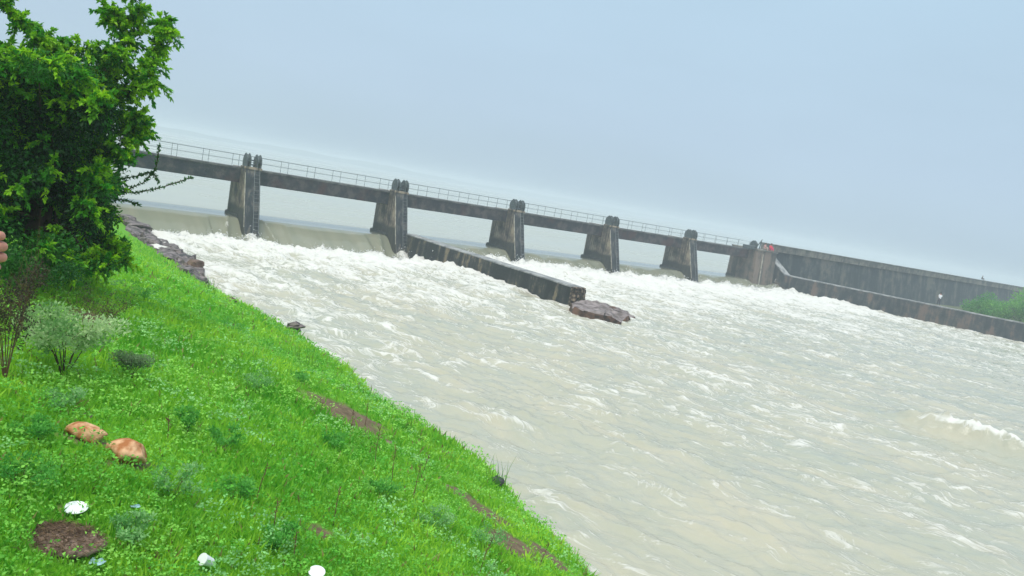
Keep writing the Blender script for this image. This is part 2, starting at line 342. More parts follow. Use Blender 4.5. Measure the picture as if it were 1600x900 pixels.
def warp_axis(lo, hi, c, fine, grow):
    """grid coordinates dense round c, growing outwards"""
    up = [c]; st = fine
    while up[-1] < hi: up.append(up[-1]+st); st = min(st*(1+grow), 0.45)
    dn_ = [c]; st = fine
    while dn_[-1] > lo: dn_.append(dn_[-1]-st); st = min(st*(1+grow), 0.45)
    return np.array(dn_[:0:-1]+up)
sx = warp_axis(-24, 96, -5, 0.10, 0.007)
tx = np.concatenate([np.arange(-5.2, 6, 0.13), 6+np.cumsum(np.linspace(0.13, 0.22, 60))])
tx = np.concatenate([tx, tx[-1]+np.cumsum(np.linspace(0.22, 0.12, 130))])
tx = np.concatenate([tx, tx[-1]+np.cumsum(np.full(160, 0.11))])
tx = np.concatenate([tx, tx[-1]+np.cumsum(np.linspace(0.12, 0.9, 90))])
S2, T2 = np.meshgrid(sx, tx)
Z2, Fm, On = water_height(S2, T2)
nr, nc = S2.shape
idx = np.arange(nr*nc).reshape(nr, nc)
Fq = np.stack([idx[:-1, :-1], idx[1:, :-1], idx[1:, 1:], idx[:-1, 1:]], -1).reshape(-1, 4)
river = np_obj('river', np.stack([T2, S2, Z2], -1).reshape(-1, 3), Fq, M['water'], smooth=True, attrs={'foam': Fm.ravel(), 'churn': On.ravel()})
river.matrix_world = MB_; tag(river, kind='structure')

M['spray'] = mat_plain('spray_water', (0.80, 0.80, 0.79), 0.6, 0.3, 0.02, 5)
rs_ = np.random.default_rng(99); ns_ = 15000
s_a = rs_.uniform(-12, 74, ns_); t_f = np.where(s_a < 14, 3.9, 2.7)+np.abs(rs_.normal(0, 1.6, ns_)); k_ = np.round((s_a+0.65)/SP)
near_ = np.abs(s_a-(SP*k_-0.65)) < 1.2
t_f = np.where(near_ & (rs_.random(ns_) < .5), 1.9+np.abs(rs_.normal(0, 1.2, ns_)), t_f)
zb_ = water_height(s_a, t_f)[0]; lump = np.clip(fbm(s_a*0.7, t_f*0.7, 3, 303)+0.25, 0.02, 1)
hz_ = rs_.exponential(0.22, ns_)*lump*np.where(near_, 2.0, 1.1); sz = rs_.uniform(0.015, 0.05, ns_)
Ps = np.stack([t_f, s_a, zb_+hz_], 1); o1, o2, o3 = (rs_.normal(size=(ns_, 3))*sz[:, None] for _ in range(3))
Vs_ = np.stack([Ps+o1, Ps+o2, Ps+o3, Ps-(o1+o2+o3)/2], 1).reshape(-1, 3); ii = np.arange(ns_)[:, None]*4
spray = np_obj('spray', Vs_, np.concatenate([ii+np.array([[0, 1, 2]]), ii+np.array([[0, 2, 3]]), ii+np.array([[0, 3, 1]]), ii+np.array([[1, 3, 2]])]), M['spray'])
spray.matrix_world = MB_; tag(spray, kind='stuff')

def mat_reservoir():
    m, t, b = mat_base('reservoir_water', 0.22, 0.5); nn = t.nodes.new; ll = t.links.new
    b.inputs['Base Color'].default_value = (0.42, 0.43, 0.36, 1); b.inputs['IOR'].default_value = 1.33
    c = nn('ShaderNodeTexCoord'); mp = nn('ShaderNodeMapping'); mp.inputs['Scale'].default_value = (1.0, 0.5, 1); ll(c.outputs['Object'], mp.inputs[0])
    n = nn('ShaderNodeTexNoise'); n.inputs['Scale'].default_value = 1.2; n.inputs['Detail'].default_value = 5; ll(mp.outputs[0], n.inputs['Vector'])
    n5 = nn('ShaderNodeTexNoise'); n5.inputs['Scale'].default_value = 0.06; n5.inputs['Detail'].default_value = 4; ll(mp.outputs[0], n5.inputs['Vector'])
    q = nn('ShaderNodeMapRange'); q.inputs[3].default_value = 0.12; q.inputs[4].default_value = 0.4; ll(n5.outputs[0], q.inputs[0]); ll(q.outputs[0], b.inputs['Roughness'])
    bp = nn('ShaderNodeBump'); bp.inputs['Strength'].default_value = 0.06; bp.inputs['Distance'].default_value = 0.10
    ll(n.outputs[0], bp.inputs['Height']); ll(bp.outputs[0], b.inputs['Normal'])
    return m
M['reservoir'] = mat_reservoir()
bm = bmesh.new(); FAR = 6000
for p in ((-FAR, -FAR, 1.42), (-5.15, -FAR, 1.42), (-5.15, FAR, 1.42), (-FAR, FAR, 1.42)): bm.verts.new(p)
bm.faces.new(bm.verts[:] if not bm.verts.ensure_lookup_table() else None)
res = bm_obj('reservoir', bm, M['reservoir']); res.matrix_world = MB_; tag(res, kind='structure')
# river bed / base land under everything, reaches the horizon
M['soil'] = mat_plain('wet_soil', (0.085, 0.06, 0.035), 0.9, 0.2, 0.4, 1.5, bump=0.5)
bm = bmesh.new()
for p in ((-FAR, -FAR, -2.2), (FAR, -FAR, -2.2), (FAR, FAR, -2.2), (-FAR, FAR, -2.2)): bm.verts.new(p)
bm.verts.ensure_lookup_table(); bm.faces.new(bm.verts[:])
tag(bm_obj('terrain', bm, M['soil']), kind='structure')
# far downstream water beyond the modelled rapids
bm = bmesh.new(); tend = float(tx[-1])
for p in ((tend-0.5, -20, -0.15), (tend+500, -20, -0.15), (tend+500, 130, -0.15), (tend-0.5, 130, -0.15)): bm.verts.new(p)
bm.verts.ensure_lookup_table(); bm.faces.new(bm.verts[:])
o = bm_obj('river_reach', bm, M['reservoir']); o.matrix_world = MB_; tag(o, kind='structure')

# ------------------------------------------------------------------ barrage: piers, bridge, weir
def frame_empty(name, s, t, z):
    P = ORG+uS*s+dT*t+np.array([0, 0, z]); return empty(name, P, ROTZ)
# weir sill under the nappe
bm = bmesh.new(); prof = [(-4.9, -2), (-4.9, 0.95), (-2.0, 1.1), (-0.9, 1.12), (0.2, 0.75), (1.3, -0.1), (2.4, -1.1), (3.2, -2)]
va = [bm.verts.new((x, -16, z)) for x, z in prof]; vb = [bm.verts.new((x, 70, z)) for x, z in prof]
for i in range(len(prof)-1): bm.faces.new((va[i], va[i+1], vb[i+1], vb[i]))
bm.faces.new(va[::-1]); bm.faces.new(vb); bmesh.ops.recalc_face_normals(bm, faces=bm.faces[:])
weir = bm_obj('weir_sill', bm, M['pier_face']); weir.matrix_world = MB_
tag(weir, 'rounded concrete weir sill under the brown sheet of falling water', 'weir')

def pier_shaft_bm(nose=-4.05, w=1.3, top=5.62, bat=1.75, foot=-1.6, back0=0.0):
    """vertical pointed-round upstream nose, battered downstream face; local y 0..-w"""
    bm = bmesh.new()
    zs = [foot, 0.4, 1.5, 2.6, 4.0, top]; rings = []
    for z in zs:
        back = back0+bat*(top-z)/(top-0.4)
        pts = [(back, 0.0), (back, -w)]
        k = 7
        for i in range(k+1):
            a = math.pi*i/k
            pts.append((nose+0.62-0.62*math.sin(a), -w/2-w/2*math.cos(a)))
        rings.append([bm.verts.new((x, y, z)) for x, y in pts])
    n = len(rings[0])
    for a, b in zip(rings[:-1], rings[1:]):
        for i in range(n): bm.faces.new((a[i], b[i], b[(i+1) % n], a[(i+1) % n]))
    bm.faces.new(rings[-1][::-1]); bm.faces.new(rings[0])
    bmesh.ops.recalc_face_normals(bm, faces=bm.faces[:])
    es = [e for e in bm.edges if abs(e.verts[0].co.y-e.verts[1].co.y) < 0.01 and e.verts[0].co.x > back0-0.01 and abs(e.verts[0].co.z-e.verts[1].co.z) > 0.1]
    bmesh.ops.bevel(bm, geom=es, offset=0.05, segments=2, affect='EDGES')
    return bm
def lug_bm(seed=0):
    """hoist bracket: two rounded cheek plates with a wheel between them"""
    r = random.Random(seed); bm = bmesh.new()
    prof = [(-0.50, 0), (0.50, 0), (0.56, 0.42), (0.47, 0.78), (0.20, 1.02), (-0.02, 1.12), (-0.24, 1.00), (-0.50, 0.76), (-0.58, 0.40)]
    for y0, y1 in ((-0.19, -0.10), (0.10, 0.19)):
        a = [bm.verts.new((x, y0, z)) for x, z in prof]; b = [bm.verts.new((x, y1, z)) for x, z in prof]
        bm.faces.new(a); bm.faces.new(b[::-1])
        for i in range(len(prof)): j = (i+1) % len(prof); bm.faces.new((a[i], b[i], b[j], a[j]))
    bmesh.ops.recalc_face_normals(bm, faces=bm.faces[:])
    return bm
def wheel_bm():
    bm = bmesh.new(); tube(bm, (0, -0.10, 0.62), (0, 0.10, 0.62), 0.40, n=18); tube(bm, (0, -0.25, 0.62), (0, 0.25, 0.62), 0.07, n=8); return bm
def make_pier():
    root = empty('bridge_pier')
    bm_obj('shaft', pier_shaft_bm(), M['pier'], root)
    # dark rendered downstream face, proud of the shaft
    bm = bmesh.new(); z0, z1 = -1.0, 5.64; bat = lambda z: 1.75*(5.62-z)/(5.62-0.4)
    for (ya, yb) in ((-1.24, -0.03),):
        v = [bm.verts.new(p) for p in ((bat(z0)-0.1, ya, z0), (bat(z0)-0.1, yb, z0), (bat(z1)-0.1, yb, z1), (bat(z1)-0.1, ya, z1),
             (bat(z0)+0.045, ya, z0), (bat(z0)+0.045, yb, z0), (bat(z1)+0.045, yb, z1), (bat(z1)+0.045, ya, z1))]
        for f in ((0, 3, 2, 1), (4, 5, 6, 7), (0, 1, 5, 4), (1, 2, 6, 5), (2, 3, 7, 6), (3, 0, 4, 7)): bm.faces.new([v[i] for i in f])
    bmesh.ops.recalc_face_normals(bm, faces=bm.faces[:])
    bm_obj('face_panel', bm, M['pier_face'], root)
    bm = bmesh.new()                       # chipped pale arris on the near corner
    pts = [(bat(z)+0.02, z) for z in np.linspace(0.9, 5.3, 12)]
    for i, ((x0, za), (x1, zb)) in enumerate(zip(pts[:-1], pts[1:])):
        w = 0.035+0.05*((i*7) % 5)/5
        v = [bm.verts.new(p) for p in ((x0-w, -1.312, za), (x0+0.03, -1.312, za), (x1+0.03, -1.312, zb), (x1-w*0.8, -1.312, zb),
                                       (x0-w, -1.27, za), (x0+0.03, -1.27, za), (x1+0.03, -1.27, zb), (x1-w*0.8, -1.27, zb))]
        for f in ((0, 1, 2, 3), (4, 7, 6, 5), (1, 5, 6, 2), (0, 3, 7, 4)): bm.faces.new([v[q] for q in f])
    bm_obj('corner_strip', bm, M['seam'], root)
    bm = bmesh.new(); box(bm, -4.12, -0.2, -1.36, 0.06, -1.2, 1.72); bevel(bm, 0.25, 3)
    bm_obj('skirt', bm, M['pier_wet'], root)
    bm = bmesh.new(); box(bm, -1.08, 0.14, -1.38, 0.08, 5.60, 5.80); bevel(bm, 0.03)
    bm_obj('cap', bm, M['pier'], root)
    for y in (-1.10, -0.20):
        g = bm_obj('hoist_bracket', lug_bm(), M['iron'], root); g.location = (-0.42, y, 5.78)
        w = bm_obj('wheel', wheel_bm(), M['iron'], g)
    bm = bmesh.new(); tube(bm, (-0.42, -0.92, 6.35), (-0.42, -0.38, 6.35), 0.06); tube(bm, (-0.2, -0.92, 5.98), (-0.2, -0.38, 5.98), 0.06)
    bm_obj('axle', bm, M['rail'], root)
    # ladder on the downstream face
    lad = bm_obj('ladder', (lambda b: [tube(b, (bat(0.55)+0.13, y, 0.55), (bat(5.75)+0.13, y, 5.75), 0.022, n=6) for y in (-0.56, -0.12)] and b)(bmesh.new()), M['ladder'], root)
    bmr = bmesh.new(); tube(bmr, (0, -0.56, 0), (0, -0.12, 0), 0.012, n=6)
    rung = bm_obj('rung', bmr, M['ladder'], lad)
    for i in range(15):
        r = rung if i == 0 else link(bpy.data.objects.new('rung', rung.data), lad)
        z = 0.75+i*0.32; r.location = (bat(z)+0.13, 0, z)
    return root
M['pier_wet'] = mat_streak('wet_pier_foot', (0.016, 0.02, 0.02), (0.03, 0.034, 0.032), (0.05, 0.05, 0.045), bias=0.5)
def copy_tree(o, parent=None):
    c = o.copy(); COL.objects.link(c)
    if parent is not None: c.parent = parent
    for ch in list(o.children): copy_tree(ch, c)
    return c
plabels = ['nearest and largest barrage pier, its whole ladder in view, beside the tree',
           'barrage pier from whose foot the dark divide wall starts',
           'barrage pier with tan stained side, partly behind the divide wall',
           'barrage pier standing second before the far abutment',
           'small far barrage pier, last one before the abutment with the two people']
P0 = make_pier()
for k in range(5):
    p = P0 if k == 0 else copy_tree(P0)
    q = ORG+uS*(SP*k); p.location = Vector(q); p.rotation_euler = (0, 0, ROTZ)
    tag(p, plabels[k], 'bridge pier', 'piers of the barrage bridge')

# bridge: one thing; girder, deck slab and railings per span
bridge = frame_empty('footbridge', 0, 0, 0)
tag(bridge, 'long dark concrete girder footbridge with thin railings across the barrage piers', 'bridge')
bmp = bmesh.new(); tube(bmp, (0, 0, 0), (0, 0, 1.06), 0.017, n=6); post0 = None
for k in range(-1, 5):
    s0, s1 = SP*k+0.0, SP*(k+1)-1.3
    a, b_ = s0-0.25, s1+0.25
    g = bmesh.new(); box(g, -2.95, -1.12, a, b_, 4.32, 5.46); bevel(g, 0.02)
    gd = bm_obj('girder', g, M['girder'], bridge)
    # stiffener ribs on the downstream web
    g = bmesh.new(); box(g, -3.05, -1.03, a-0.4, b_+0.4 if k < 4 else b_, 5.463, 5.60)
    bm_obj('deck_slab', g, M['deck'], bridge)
    for x in (-1.14, -2.95):
        g = bmesh.new(); e0 = SP*k-1.3+0.65 if k > -1 else s0
        e1 = SP*(k+1)-0.65
        tube(g, (x, e0, 6.62), (x, e1, 6.62), 0.014, n=6); tube(g, (x, e0, 6.14), (x, e1, 6.14), 0.011, n=6)
        rl = bm_obj('railing', g, M['rail'], bridge)
        for i in range(6):
            if post0 is None: po = bm_obj('post', bmp, M['rail'], rl); post0 = po
            else: po = link(bpy.data.objects.new('post', post0.data), rl)
            po.location = (x, s0+0.25+i*(SP-1.8)/5, 5.60)

# left abutment (behind the tree)
la = frame_empty('left_abutment', -SP, 0, 0); tag(la, 'stained concrete abutment at the left end of the bridge behind the tree', 'abutment')
bm_obj('shaft', pier_shaft_bm(w=4.5, top=5.58), M['pier'], la)

# right abutment with wing
ab = frame_empty('right_abutment', 5*SP, 0, 0)
tag(ab, 'far concrete abutment where the bridge meets the stepped right wall', 'abutment')
g = bmesh.new(); box(g, -4.1, 0.75, -1.3, 3.3, -1.6, 5.62, top=(0, -0.5, 0, 0)); bevel(g, 0.04)
bm_obj('block', g, M['wing'], ab)
g = bmesh.new(); box(g, -4.2, -2.4, -1.36, -0.9, -1.2, 1.75); bevel(g, 0.2, 2); bm_obj('skirt', g, M['pier_wet'], ab)
g = bmesh.new(); box(g, -4.15, 0.4, -1.36, 3.4, 5.60, 5.80); bevel(g, 0.03); bm_obj('cap', g, M['parapet'], ab)
g = bm_obj('hoist_bracket', lug_bm(), M['iron'], ab); g.location = (-0.9, -0.8, 5.78)
bm_obj('wheel', wheel_bm(), M['iron'], g)
g = bmesh.new(); box(g, -1.6, -0.3, -2.3, -1.0, 5.62, 6.15); bevel(g, 0.05); bm_obj('winch_box', g, M['iron'], ab)
g = bmesh.new(); tube(g, (-0.9, -0.3, 5.8), (-0.9, 0.9, 7.2), 0.10, 0.05); tube(g, (-0.9, 0.6, 5.8), (-0.9, 0.75, 6.95), 0.08); bm_obj('strut', g, M['iron'], ab)
g = bmesh.new(); box(g, 0.50, 0.80, 0.0, 0.10, 0.2, 5.2, top=(-0.42, -0.42, 0, 0)); bm_obj('drain_pipe', g, M['seam'], ab)

# divide wall
def wall_strip(name, path, w, z0, mats, label, cat, cop=0.10, over=0.05, batter=0.0, parent=None, side=1, segl=2.6):
    """path: list of (t, s, ztop); wall of thickness w on +s side; body, coping as parts"""
    root = frame_empty(name, 0, 0, 0); tag(root, label, cat)
    def strip(bm, off0, off1, top_of, z_of, bat=0.0):
        rows = []
        for (t, s, zt) in path:
            rows.append([bm.verts.new((t, s+off0-bat, z_of(zt))), bm.verts.new((t, s+off1, z_of(zt))), bm.verts.new((t, s+off1, top_of(zt))), bm.verts.new((t, s+off0, top_of(zt)))])
        for a, b in zip(rows[:-1], rows[1:]):
            for i in range(4): j = (i+1) % 4; bm.faces.new((a[i], a[j], b[j], b[i]))
        bm.faces.new(rows[0][::-1]); bm.faces.new(rows[-1]); bmesh.ops.recalc_face_normals(bm, faces=bm.faces[:])
        return bm
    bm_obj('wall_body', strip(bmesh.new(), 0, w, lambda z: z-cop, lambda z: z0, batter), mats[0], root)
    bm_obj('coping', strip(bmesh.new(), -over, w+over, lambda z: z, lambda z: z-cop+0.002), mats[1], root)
    return root
path = [(0.9, 13.95, 1.98)]+[(t, 13.97+0.03*math.sin(t*0.7), 1.97+0.012*math.sin(t*1.7)) for t in np.linspace(2, 25.6, 10)]
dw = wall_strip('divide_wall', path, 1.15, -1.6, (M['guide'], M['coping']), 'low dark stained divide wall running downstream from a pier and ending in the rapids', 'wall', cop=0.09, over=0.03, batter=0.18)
# broken masonry end: stones proud of the wall end, each a part
r = random.Random(5)
zz = -0.2; ci = 0
while zz < 1.95:
    hgt = 0.26+r.random()*0.08; y = 13.86
    while y < 15.05:
        wd = 0.28+r.random()*0.25; dep = 0.25+r.random()*0.5*(1-zz/2.6)
        g = bmesh.new(); box(g, 0, dep, 0.01, min(wd, 15.12-y)-0.01, 0.01, min(hgt, 1.97-zz)-0.01, top=(0, -0.05, 0.01, -0.01)); bevel(g, 0.025)
        st = bm_obj('stone', g, M['masonry'], dw); st.location = (25.58, y, zz)
        y += wd
    zz += hgt
# right guide wall: steep descent from the abutment, then long low wall flaring out
rp = [(-2.6, 73.75, 5.75), (-2.0, 73.95, 5.75), (1.0, 75.5, 2.9)]+[(t, 75.5+(t-1.0)*0.44, 2.86) for t in np.linspace(3, 70, 18)]
gw = wall_strip('guide_wall', rp, 1.3, -1.6, (M['guide_r'], M['coping']), 'long stained right bank guide wall stepping down from the abutment to the river', 'wall', cop=0.14, over=0.06, batter=0.35)
# high dam wall beyond
dam = frame_empty('dam_wall', 0, 0, 0); tag(dam, 'high stained masonry dam wall with pale parapet running off to the right', 'wall')
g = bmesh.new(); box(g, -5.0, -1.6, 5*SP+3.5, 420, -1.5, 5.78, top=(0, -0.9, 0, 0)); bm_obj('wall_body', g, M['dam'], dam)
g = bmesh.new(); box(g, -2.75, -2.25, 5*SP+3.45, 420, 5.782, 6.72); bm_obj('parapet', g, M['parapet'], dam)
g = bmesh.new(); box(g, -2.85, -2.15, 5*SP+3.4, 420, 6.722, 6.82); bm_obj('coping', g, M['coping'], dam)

# right berm land behind the guide wall
M['berm'] = mat_plain('berm_earth', (0.10, 0.115, 0.055), 0.95, 0.1, 0.45, 0.8, bump=0.6)
g = bmesh.new()
bp_ = [(-1.7, 75.6, 0.9), (1.5, 76.9, 0.9), (70, 107.0, 0.9), (70, 420, 1.2), (-1.7, 420, 1.2)]
vs = [g.verts.new(p) for p in bp_]; g.faces.new(vs); bmesh.ops.recalc_face_normals(g, faces=g.faces[:])
bo = bm_obj('berm', g, M['berm']); bo.matrix_world = MB_; tag(bo, kind='structure')

# ------------------------------------------------------------------ near bank
EDGE = [(140, 330, .985), (206, 350, .985), (229, 371, .98), (253, 392, .975), (284, 414, .96), (314, 438, .945), (335, 456, .92), (375, 477, .86), (430, 513, .79), (462, 532, .74), (500, 558, .70), (537, 577, .67), (560, 597, .655),
        (580, 634, .645), (612, 654, .635), (640, 655, .63), (672, 674, .62), (687, 692, .615), (705, 704, .61), (758, 727, .605), (768, 752, .60), (800, 766, .595), (818, 802, .59), (860, 833, .585), (900, 872, .58), (932, 908, .57), (958, 955, .56), (1000, 1040, .55), (1060, 1180, .54)]
sh = []
for x, y, lam in EDGE:
    y -= 10*float(ss(400, 470, x)*(1-ss(850, 930, x)))+5*math.sin(x*0.045)*float(ss(430, 500, x)*(1-ss(840, 920, x)))
    Wp = at_z(x, y, 0.2); sh.append(CAMP+(Wp-CAMP)*lam)
sh = np.array(sh)
sh = np.vstack([sh[0]+(sh[0]-sh[1])*6, sh, sh[-1]+(sh[-1]-sh[-2])/np.linalg.norm(sh[-1]-sh[-2])*80])
sh[0, 2] = 0.8; sh[-1, 2] = sh[-2, 2]
def bank(x, y):
    """height of the near bank and signed distance inland from its shoulder"""
    x = np.asarray(x, float); y = np.asarray(y, float); shp = x.shape; x = x.ravel(); y = y.ravel()
    best = np.full(x.shape, 1e9); D = np.zeros_like(x); zs = np.zeros_like(x)
    for a, b in zip(sh[:-1], sh[1:]):
        ab_ = (b-a)[:2]; L2 = ab_@ab_
        q = np.clip(((x-a[0])*ab_[0]+(y-a[1])*ab_[1])/L2, 0, 1)
        dx = x-(a[0]+q*ab_[0]); dy = y-(a[1]+q*ab_[1]); d = np.hypot(dx, dy)
        sgn = np.sign(ab_[0]*(y-a[1])-ab_[1]*(x-a[0]))        # left of travel = river side?
        m = d < best
        best = np.where(m, d, best); D = np.where(m, d*(-sgn), D); zs = np.where(m, a[2]+q*(b[2]-a[2]), zs)
    zin = zs+0.40*D; cap = 6.12
    k = 0.5
    zin = -k*np.log(np.exp(-np.clip(zs+0.40*D, -20, 60)/k)+math.exp(-cap/k))
    zin = zin-0.10*np.exp(-np.abs(D)/0.5)
    zout = zs-0.10-1.15*(-D)
    z = np.where(D > 0, zin, zout)
    bump = 0.07*fbm(x*0.7, y*0.7, 4, 101)+0.20*fbm(x*0.16, y*0.16, 2, 111)*ss(0.5, 4, D)
    z = z+bump*ss(-1, 1, D+0.6)
    # trodden crest path on which the viewer and the person beside stand
    q = np.clip(((x+1.1)*(-3)+(y-0.7)*(-30))/909.0, 0, 1); dp = np.hypot(x+1.1+3*q, y-0.7+30*q)
    z = z+(6.12-z)*(1-ss(0.9, 2.1, dp))*(z < 6.12)
    return z.reshape(shp), D.reshape(shp)
# which sign is inland: test at the camera foot
_, dtest = bank(np.array([-1.0]), np.array([0.0]))
if dtest[0] < 0:
    sh = sh[::-1].copy()
def bz(x, y): return float(bank(np.array([x]), np.array([y]))[0][0])
def ground_px(px, py, dmax=80):
    d = ray(px, py); d = d/np.linalg.norm(d); tt = np.linspace(1, dmax, 6000)
    P = CAMP+d*tt[:, None]; z, _ = bank(P[:, 0], P[:, 1]); i = np.argmax(P[:, 2] < z)
    return P[i]
gx = np.concatenate([np.arange(-90, -30, 2.0), np.arange(-30, -12, 0.35), np.arange(-12, 5, 0.10), np.arange(5, 40, 1.0)])
gy = np.concatenate([np.arange(-60, -2, 2.0), np.arange(-2, 16, 0.10), np.arange(16, 70, 0.3), np.arange(70, 90, 2)])
GX, GY = np.meshgrid(gx, gy); GZ, GD = bank(GX, GY)
GZ = np.maximum(GZ, -2.6)
S_, T_ = (GX-ORG[0])*uS[0]+(GY-ORG[1])*uS[1], (GX-ORG[0])*dT[0]+(GY-ORG[1])*dT[1]
nr, nc = GX.shape; idx = np.arange(nr*nc).reshape(nr, nc)
Fq = np.stack([idx[:-1, :-1], idx[:-1, 1:], idx[1:, 1:], idx[1:, :-1]], -1).reshape(-1, 4)
keep = (GZ.ravel()[Fq].max(1) > -2.5); Fq = Fq[keep]

# bare patches: pixel centre, radius in metres
BARE = [(538, 640, 0.62), (655, 692, 0.18), (693, 712, 0.25), (95, 846, 0.15), (760, 800, 0.30), (800, 850, 0.35), (500, 830, 0.12), (860, 870, 0.3), (140, 500, .3), (425, 500, .25), (235, 430, .3), (720, 770, .25)]
bare_w = [(ground_px(px, py), r_) for px, py, r_ in BARE]
CLEAR = [(ground_px(px, py), r_) for px, py, r_ in ((136, 690, .09), (115, 688, .08), (157, 690, .08), (202, 722, .13), (117, 800, .05), (321, 895, .05), (490, 915, .06), (783, 752, .16), (441, 530, .4), (92, 850, .13))]
def bareness(x, y):
    b = np.zeros_like(x)
    for P, r_ in bare_w:
        d = np.hypot(x-P[0], y-P[1])/r_+0.5*fbm(x*5, y*5, 3, 121)
        b = np.maximum(b, 1-ss(0.7, 1.25, d))
    for P, r_ in CLEAR: b = np.where(np.hypot(x-P[0], y-P[1]) < r_, 1.1, b)
    return b
def mat_bank():
    m, t, b = mat_base('bank_soil_and_moss', 0.95, 0.15); nn = t.nodes.new; ll = t.links.new
    c = nn('ShaderNodeTexCoord'); at = nn('ShaderNodeAttribute'); at.attribute_name = 'bare'
    n = nn('ShaderNodeTexNoise'); n.inputs['Scale'].default_value = 9; n.inputs['Detail'].default_value = 12; n.inputs['Roughness'].default_value = 0.72; ll(c.outputs['Object'], n.inputs['Vector'])
    r = nn('ShaderNodeValToRGB'); ll(n.outputs[0], r.inputs[0]); r.color_ramp.elements[0].position = 0.35; r.color_ramp.elements[1].position = 0.68
    r.color_ramp.elements[0].color = (0.10, 0.32, 0.018, 1); r.color_ramp.elements[1].color = (0.18, 0.46, 0.028, 1)
    r2 = nn('ShaderNodeValToRGB'); ll(n.outputs[0], r2.inputs[0]); r2.color_ramp.elements[0].position = 0.35; r2.color_ramp.elements[1].position = 0.7
    r2.color_ramp.elements[0].color = (0.12, 0.09, 0.055, 1); r2.color_ramp.elements[1].color = (0.27, 0.20, 0.13, 1)
    x = nn('ShaderNodeMix'); x.data_type = 'RGBA'; ll(at.outputs['Fac'], x.inputs[0]); ll(r.outputs[0], x.inputs[6]); ll(r2.outputs[0], x.inputs[7]); ll(x.outputs[2], b.inputs['Base Color'])
    bp = nn('ShaderNodeBump'); bp.inputs['Strength'].default_value = 0.8; bp.inputs['Distance'].default_value = 0.05; ll(n.outputs[0], bp.inputs['Height']); ll(bp.outputs[0], b.inputs['Normal'])
    return m
M['bank'] = mat_bank()
bk = np_obj('river_bank', np.stack([GX, GY, GZ], -1).reshape(-1, 3), Fq, M['bank'], smooth=True, attrs={'bare': bareness(GX.ravel(), GY.ravel())})
tag(bk, kind='structure')

# ------------------------------------------------------------------ foliage
def mat_leaf(name, trans=0.35, rough=0.5):
    m = bpy.data.materials.new(name); m.use_nodes = True; t = m.node_tree; b = t.nodes['Principled BSDF']
    b.inputs['Roughness'].default_value = rough; b.inputs['Specular IOR Level'].default_value = 0.35
    at = t.nodes.new('ShaderNodeAttribute'); at.attribute_name = 'tint'; t.links.new(at.outputs['Color'], b.inputs['Base Color'])
    tr = t.nodes.new('ShaderNodeBsdfTranslucent'); t.links.new(at.outputs['Color'], tr.inputs['Color'])
    mx = t.nodes.new('ShaderNodeMixShader'); mx.inputs[0].default_value = trans
    t.links.new(b.outputs[0], mx.inputs[1]); t.links.new(tr.outputs[0], mx.inputs[2]); t.links.new(mx.outputs[0], t.nodes['Material Output'].inputs['Surface'])
    return m
M['leaf'] = mat_leaf('leaf', 0.42); M['grass'] = mat_leaf('grass_blade', 0.42, 0.7)
M['bark'] = mat_plain('bark', (0.09, 0.065, 0.045), 0.9, 0.2, 0.4, 8, bump=0.8)
M['twig'] = mat_plain('dry_twig', (0.16, 0.09, 0.055), 0.9, 0.2, 0.4, 12)

def unit(v): return v/np.maximum(np.linalg.norm(v, axis=-1, keepdims=True), 1e-9)
def leaves(P, D, Lg, Wd, col, rg, fold=0.25, upb=1.1):
    """one pointed folded leaf (4 verts, 2 tris) per row: P base, D direction, Lg length, Wd width"""
    n = len(P); D = unit(D); up = rg.normal(size=(n, 3))+np.array([0, 0, upb]); side = unit(np.cross(D, up)); nor = unit(np.cross(side, D))
    Lg = Lg[:, None]; Wd = Wd[:, None]
    tip = P+D*Lg-nor*Lg*0.12
    mid = P+D*Lg*0.45
    a = mid+side*Wd*0.5+nor*Wd*fold; b = mid-side*Wd*0.5+nor*Wd*fold
    V = np.stack([P, a, tip, b], 1).reshape(-1, 3)
    i = np.arange(n)[:, None]*4
    F = np.concatenate([i+np.array([[0, 1, 2]]), i+np.array([[0, 2, 3]])], 0)
    C = np.repeat(np.concatenate([col, np.ones((n, 1))], 1), 4, 0)
    return V, F, C

# grass and herb cover on the bank
def tint(n, rg, x, y, base_a, base_b, k):
    q = np.clip(0.5+0.9*fbm(x*0.9, y*0.9, 3, k)+0.8*fbm(x*0.3, y*0.3, 2, k+3)+rg.normal(0, 0.16, n), 0, 1)[:, None]
    return np.array(base_a)*(1-q)+np.array(base_b)*q
rg = np.random.default_rng(21)
def scatter(n, dmin, dmax, a0=-0.85, a1=0.75):
    """points over the bank, denser towards where people look from; all real positions"""
    az = rg.uniform(a0, a1, n); d = dmin*(dmax/dmin)**rg.random(n)
    x = np.sin(az)*d; y = np.cos(az)*d
    z, D = bank(x, y); s_, t_ = (x-ORG[0])*uS[0]+(y-ORG[1])*uS[1], (x-ORG[0])*dT[0]+(y-ORG[1])*dT[1]
    ok = (D > -1.8) & (z > 0.3) & (t_ > -3)
    return x[ok], y[ok], z[ok], D[ok], d[ok]
VV, FF, CC = [], [], []; base = 0
def addl(V, F, C):
    global base
    VV.append(V); FF.append(F+base); CC.append(C); base += len(V)
